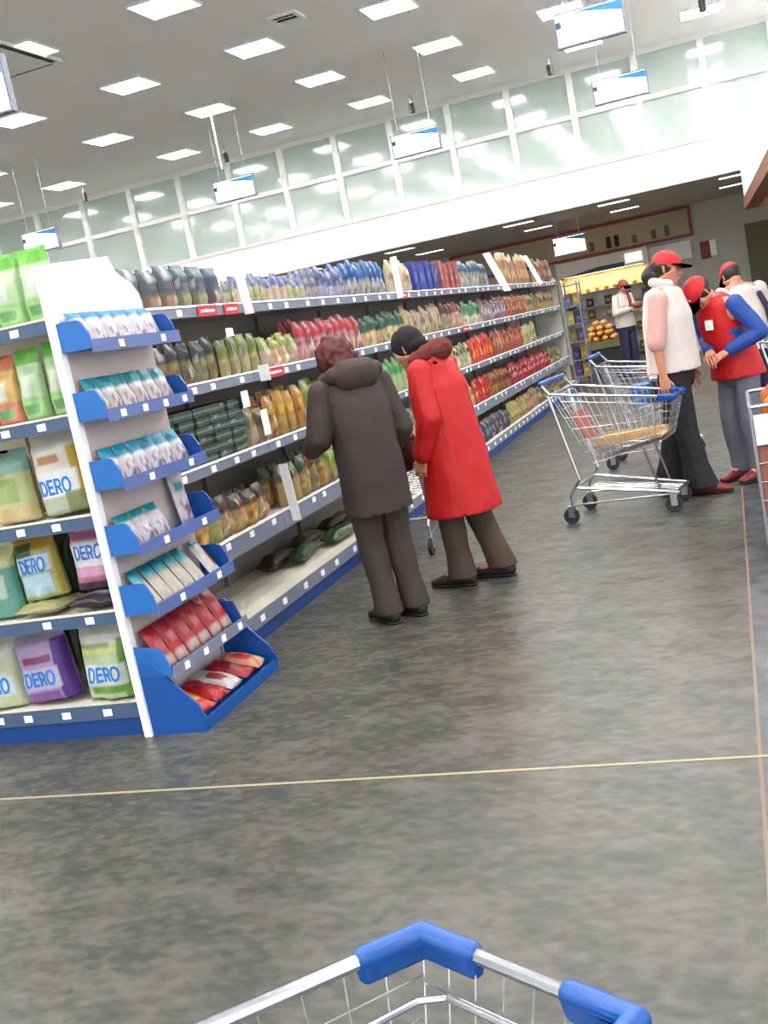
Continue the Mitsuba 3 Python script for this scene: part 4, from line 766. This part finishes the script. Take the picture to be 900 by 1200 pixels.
person('worker in a red vest over blue sleeves and red cap, head bowed low', -0.02, 8.30, 222, Jd, out_d, pitch=62, yaw=-5, hands={'L': {'palm': (0, -.5, -1), 'thumb': (1, -.5, 0), 'curl': .5}, 'R': {'palm': (0, .5, -1), 'thumb': (1, .5, 0), 'curl': .5}})

# --- worker in the white jersey behind
Je = J2(pelvis=(0, 0, .84), chest=(.06, 0, 1.17), neck=(.12, 0, 1.36), head=(.20, 0, 1.46), shL=(.08, .18, 1.31), elL=(.08, .26, 1.05), wrL=(.28, .18, .96), shR=(.08, -.18, 1.31), elR=(.08, -.26, 1.05), wrR=(.28, -.18, .96),
        hipL=(0, .085, .82), knL=(.03, .085, .46), anL=(-.02, .09, .095), hipR=(0, -.085, .82), knR=(.03, -.085, .46), anR=(-.02, -.09, .095))
def out_e(A, J, H):
    trousers(A, J, 'navy_m', (.105, .08, .075), .085); shoes(A, J, 'shoe_m')
    A('sweater', skin_mesh(sleeves(rings_hull([(1.36, .11, .07, .08, .2), (1.31, .09, .11, .16, .2), (1.15, .05, .145, .185), (.95, .0, .145, .185), (.80, -.01, .15, .19)]), J, [.07, .062, .05]), SM, 6, .008, 10, 2), 'white_vest', smooth=True)
    for s in (-1, 1): A('stripe', skin_mesh(chain([(-.04, s * .11, 1.27), (-.105, s * .13, 1.14), (-.12, s * .135, 1.0)], [.024, .024, .022]), .012, 2), 'navy_m', smooth=True)
    hair = ell((-.08, 0, .04), (.42, .365, .38)) - ell((.45, 0, -.1), (.42, .36, .5)); m = totri(hair); m.vertices = H(m.vertices); A('hair', skin_mesh([tomani(m)], .016, 3), 'dark_hair', smooth=True)
    cap(A, H, 'cap_red')
person('worker in a white jersey with dark blue stripes and red cap behind the red vest', 0.12, 10.15, 118, Je, out_e, pitch=40)

# --- bakery worker far back
Jf = J2(pelvis=(0, 0, .92), chest=(.02, 0, 1.27), neck=(.03, 0, 1.46), head=(.08, 0, 1.58), shL=(.02, .17, 1.40), elL=(.04, .24, 1.14), wrL=(.26, .12, 1.16), shR=(.02, -.17, 1.40), elR=(.04, -.24, 1.14), wrR=(.26, -.12, 1.18),
        hipL=(0, .085, .90), knL=(.03, .085, .48), anL=(.0, .09, .095), hipR=(0, -.085, .90), knR=(.0, -.085, .48), anR=(-.05, -.09, .095))
def out_f(A, J, H):
    trousers(A, J, 'navy_m', (.10, .08, .07), .08); shoes(A, J, 'shoe_m')
    c = A('shirt', skin_mesh(sleeves(rings_hull([(1.48, .02, .06, .07), (1.43, .01, .105, .16), (1.25, .01, .14, .18), (1.05, 0, .135, .175), (.88, 0, .145, .185)]), J, [.066, .06, .048]), SM, 6, .007, 10, 2), 'white_vest', smooth=True)
    A('scarf', skin_mesh(chain([(.08, .06, 1.44), (.13, .05, 1.32), (.155, .03, 1.16)], [.04, .04, .035]) + chain([(.155, .03, 1.16), (.165, -.06, 1.17), (.15, -.13, 1.20)], [.032, .03, .028]), .016, 3), 'maroon_m', c, smooth=True)
    cap(A, H, 'frame_red')
    hair = ell((-.08, 0, .04), (.42, .365, .38)) - ell((.45, 0, -.1), (.42, .36, .5)); m = totri(hair); m.vertices = H(m.vertices); A('hair', skin_mesh([tomani(m)], .016, 3), 'brown_hair', smooth=True)
_, twf = person('bakery worker in white with a dark red scarf beside the bread table', -1.82, 20.0, -40, Jf, out_f, pitch=20, hands={'R': {'palm': (0, .6, -.6), 'thumb': (1, .3, .3), 'curl': .7}, 'L': {'palm': (0, -.6, -.6), 'thumb': (1, -.3, .3), 'curl': .7}})
one('bread_roll', skin_mesh([ell((.37, .0, 1.23), (.07, .13, .055))], .02, 2, .006, 20), 'wood_m', 'small dark loaf held by the bakery worker', 'bread', tw=twf, smooth=True)

# ================================================================== bakery behind the low ceiling
scene['bread_m'] = {'type': 'principled', 'base_color': rgb((206, 150, 74)), 'roughness': .6}
bt = thing('bread_table', 'low dark table heaped with golden loaves beside the bakery worker', 'table')
add('table_top', box(-2.78, -2.08, 21.1, 21.9, .52, .56), 'wood_m', bt)
add('skirt', box(-2.76, -2.10, 21.12, 21.88, .0, .52), 'dark_m', bt)
add('rim', cat([box(-2.78, -2.08, 21.08, 21.1, .52, .66), box(-2.78, -2.08, 21.9, 21.92, .52, .66), box(-2.80, -2.78, 21.08, 21.92, .52, .66), box(-2.08, -2.06, 21.08, 21.92, .52, .66)]), 'olive_m', bt)
loaf = ply(skin_mesh([hull(np.vstack([np.array((s * .07, 0, 0)) + ICO * [.05, .055, .045] for s in (-1, 1)]))], .03, 2, .006, 18), 'bread_m', smooth=True)
for lay, (na, nb) in enumerate(((4, 5), (4, 4), (3, 4), (3, 3), (2, 2))):
    for a in range(na):
        for b_ in range(nb):
            key = add('bread_loaf', loaf, None, tw=TR(-2.43 + (a - (na - 1) / 2) * .158, 21.5 + (b_ - (nb - 1) / 2) * .145, .612 + lay * .098, 90 + random.uniform(-12, 12))); used.add(key)
            labels[key] = {'label': f'golden loaf on the bread table, {ORD[lay]} layer, {ORD[b_]} row, {ORD[a]} from left', 'category': 'bread', 'group': 'loaves heaped on the bread table'}
rk = thing('goods_rack', 'narrow rack of small purple and yellow packs at the far end of the long shelving', 'rack')
for px_, py_ in ((-2.84, 20.0), (-2.56, 20.0), (-2.84, 20.4), (-2.56, 20.4)): add('post', box(px_ - .012, px_ + .012, py_ - .012, py_ + .012, 0, 1.85), 'rail_m', rk)
for z in (.15, .45, .78, 1.10, 1.42, 1.80): add('shelf', box(-2.85, -2.55, 19.99, 20.41, z - .02, z), 'rail_m', rk)
for i, z in enumerate((.15, .45, .78, 1.10, 1.42)):
    for k in range(2):
        c = ((90, 80, 130), (206, 180, 70), (70, 60, 110), (196, 160, 80), (150, 130, 60), (110, 90, 120), (214, 190, 100), (76, 70, 120), (120, 110, 150), (190, 150, 70))[2 * i + k]
        one('small_carton', pk(carton(.12, .22, .2, c, [(-.6, .6, .3, .6, tuple(min(255, q + 50) for q in c))], seed=90 + i * 2 + k), False), None, ('bluish purple', 'mustard')[0 if c[2] > c[0] else 1] + f' carton on the {("lowest", "second", "third", "fourth", "topmost")[i]} shelf of the narrow rack, {("left", "right")[k]} one', 'box', tw=TR(-2.77 + k * .14, 20.2, z + .002, 0))
bk = thing('bakery_cabinet', 'warmly lit bread cabinet with a dark teal header on the far wall', 'cabinet')
bx0, bx1, by = -3.75, -1.72, 26.4
add('back', box(bx0, bx1, 26.9, 26.95, 0, 2.42), 'cream_paint', bk)
add('side', box(bx0 - .05, bx0, by, 26.95, 0, 2.42), 'cream_paint', bk); add('side', box(bx1, bx1 + .05, by, 26.95, 0, 2.42), 'cream_paint', bk)
add('header', box(bx0, bx1, by, by + .06, 2.06, 2.40), 'cream_paint', bk)
add('header_stripe', prism([(bx0 + .1, 2.06), (bx1 - .5, 2.06), (bx1 - .5, 2.16), (bx0 + .9, 2.16)], .012, 'y', by - .014), 'teal_dark', bk)
add('lit_panel', box(bx1 - .46, bx1 - .08, by - .02, by - .004, 2.12, 2.32), 'white_paint', bk, emit='sign')
for z in (.1, .55, 1.0, 1.28, 1.62): add('shelf', box(bx0, bx1, by + .02, 26.9, z - .03, z), 'rail_m', bk)
q = trimesh.Trimesh([[bx0 + .1, by + .12, 2.05], [bx1 - .1, by + .12, 2.05], [bx1 - .1, by + .3, 2.05], [bx0 + .1, by + .3, 2.05]], [[0, 2, 1], [0, 3, 2]], process=False)
add('lamp', q, 'white_paint', bk, emit='warm')
for i, z in enumerate((.1, .55, 1.0, 1.28, 1.62)):
    for k in range(9):
        x = bx0 + .16 + k * .218
        if i == 4: key = add('bread_loaf', loaf, None, tw=TR(x, by + .22, z + .05, 80 + random.uniform(-15, 15), s=1)); lab, ct = 'golden loaf on the lit top shelf of the bakery cabinet', 'bread'
        else:
            if k % 2 and i > 1: continue
            c = [(150, 120, 60), (110, 96, 110), (206, 186, 120), (120, 126, 100)][(i + k) % 4]
            key = add('bread_bag', P_.setdefault(c, pk(pouch(.19, .2, .16, c, [(-.6, .6, .3, .6, tuple(min(255, q + 40) for q in c))], seed=3, nu=7, nv=9))), None, tw=TR(x, by + .2, z + .002)); lab, ct = 'bagged bread on the unlit shelves of the bakery cabinet', 'bag'
        used.add(key); labels[key] = {'label': f'{lab}, {ORD[k]} from left' + ('' if i == 4 else f', {ORD[i]} row up'), 'category': ct, 'group': lab}
fp = thing('framed_panel', 'long red framed panel high on the far wall under the low ceiling', 'wall panel')
fx0, fx1, fy = -6.4, -0.62, 26.93
add('board', box(fx0, fx1, fy, fy + .06, 2.46, 3.12), 'olive_board' if 'olive_board' in scene else mat('olive_board', (168, 156, 130), .6), fp)
for a in ((fx0, fx1, 2.44, 2.50), (fx0, fx1, 3.07, 3.13), (fx0, fx0 + .06, 2.5, 3.07), (fx1 - .07, fx1, 2.5, 3.07)): add('frame_bar', box(a[0], a[1], fy - .05, fy + .0, a[2], a[3]), 'frame_red', fp)
for k, x in enumerate((-2.95, -2.55, -2.36, -1.95, -1.5, -1.2)): add('figure', box(x - .05, x + .06, fy - .012, fy - .002, 2.55, 2.55 + (.22, .26, .26, .18, .2, .24)[k]), ('olive_m', 'brown_hood', 'brown_hood', 'olive_m', 'olive_m', 'olive_m')[k], fp)
one('wall_board', box(-1.66, -0.72, 26.94, 26.995, 1.95, 2.36), 'mullion_m', 'pale board on the far wall just under the end of the red framed panel', 'board')
wp = thing('wall_poster', 'small maroon and white poster on the far wall right of the red framed panel', 'poster')
add('maroon_half', box(-.52, -.30, 26.96, 26.995, 1.86, 2.26), 'maroon_m', wp); add('white_half', box(-.30, -.16, 26.965, 26.995, 1.90, 2.26), 'white_paint', wp)
struct('door_1', box(.50, 1.35, 26.93, 27.0, 0, 2.45), 'olive_m')
struct('door_handle', box(.56, .60, 26.89, 26.93, 1.0, 1.15), 'chrome_dull', 'door_1')
# service counter before the cabinet, low
ct_ = thing('bakery_counter', 'pale low counter standing before the bread cabinet behind the workers', 'counter')
add('body', box(-1.35, 0.2, 23.6, 24.3, 0, .92), 'grey_wall', ct_); add('worktop', box(-1.38, .23, 23.57, 24.33, .92, .96), 'white_paint', ct_)

# ================================================================== canopy at the right edge
cn = thing('canopy', 'white fascia canopy with a brown wooden beam at the right edge', 'canopy')
def slant(x_off0, x_off1, z0, z1, ya=9.0, yb=20.0):
    f = lambda y: 0.43 + (20.0 - y) * 0.0170
    p = [(f(yb) + x_off0, yb), (f(yb) + x_off1, yb), (f(ya) + x_off1, ya), (f(ya) + x_off0, ya)]
    return prism(p[::-1], z1 - z0, 'z', z0)
add('fascia', slant(0.0, 0.05, 2.62, 3.16), 'white_paint', cn)
add('roof', slant(0.05, 3.2, 3.06, 3.10), 'white_paint', cn)
add('beam', slant(-0.02, 0.20, 2.44, 2.62), 'wood_m', cn)
add('cross_beam', slant(0.20, 3.2, 2.44, 2.62, 19.78, 20.0), 'wood_m', cn)
add('ceiling', slant(0.20, 3.2, 2.60, 2.64, 9.0, 19.78), 'cream_paint', cn)
q = slant(0.30, 0.55, 2.585, 2.598, 15.0, 19.0); add('lamp', q, 'white_paint', cn, emit='warm')
# ================================================================== promotion bin at the right edge
pb = thing('promotion_bin', 'wire promotion bin of orange goods at the right edge of the floor', 'bin')
b0, b1, c0, c1 = 0.015, 0.62, 5.95, 6.75
add('wire_body', cat(grid((b0, c0, .10), (b0, c1, .10), (b0, c1, .80), (b0, c0, .80), 9, 8, .004) + grid((b0, c0, .10), (b1, c0, .10), (b1, c0, .80), (b0, c0, .80), 7, 8, .004) + grid((b0, c1, .10), (b1, c1, .10), (b1, c1, .80), (b0, c1, .80), 7, 8, .004) + grid((b1, c0, .10), (b1, c1, .10), (b1, c1, .80), (b1, c0, .80), 9, 8, .004)), 'chrome_dull', pb)
add('liner', cat([box(b0 + .01, b0 + .02, c0 + .01, c1 - .01, .12, .62), box(b1 - .02, b1 - .01, c0 + .01, c1 - .01, .12, .62), box(b0 + .02, b1 - .02, c0 + .01, c0 + .02, .12, .62), box(b0 + .02, b1 - .02, c1 - .02, c1 - .01, .12, .62), box(b0 + .02, b1 - .02, c0 + .02, c1 - .02, .42, .44)]), 'pink_pad', pb)
add('rim', tube([(b0, c0, .80), (b0, c1, .80), (b1, c1, .80), (b1, c0, .80), (b0, c0, .80)], .011), 'chrome_dull', pb, smooth=40)
for x in (b0, b1):
    for y in (c0, c1): add('leg', seg((x, y, 0), (x, y, .80), .011, 8), 'chrome_dull', pb, smooth=40)
add('price_card', box(b0 + .01, b0 + .20, c0 - .018, c0 - .012, .60, .76), 'white_paint', pb)
vo = [pk(pouch(.16, .2, .12, c, [(-.6, .6, .3, .7, c2)], seed=80 + i, nu=9, nv=11, flat=.3)) for i, (c, c2) in enumerate((((226, 120, 30), (240, 180, 60)), ((206, 90, 30), (236, 160, 70))))]
for lay in range(2):
    for a in range(3):
        for b_ in range(3):
            key = add('orange_bag', vo[(a + b_) % 2], None, tw=TR(b0 + .12 + a * .18, c0 + .14 + b_ * .25, .445 + lay * .205, 90 + random.uniform(-8, 8))); used.add(key)
            labels[key] = {'label': f'orange bag in the promotion bin, {ORD[lay]} layer, {ORD[b_]} row, {ORD[a]} from left', 'category': 'bag', 'group': 'orange bags in the promotion bin'}
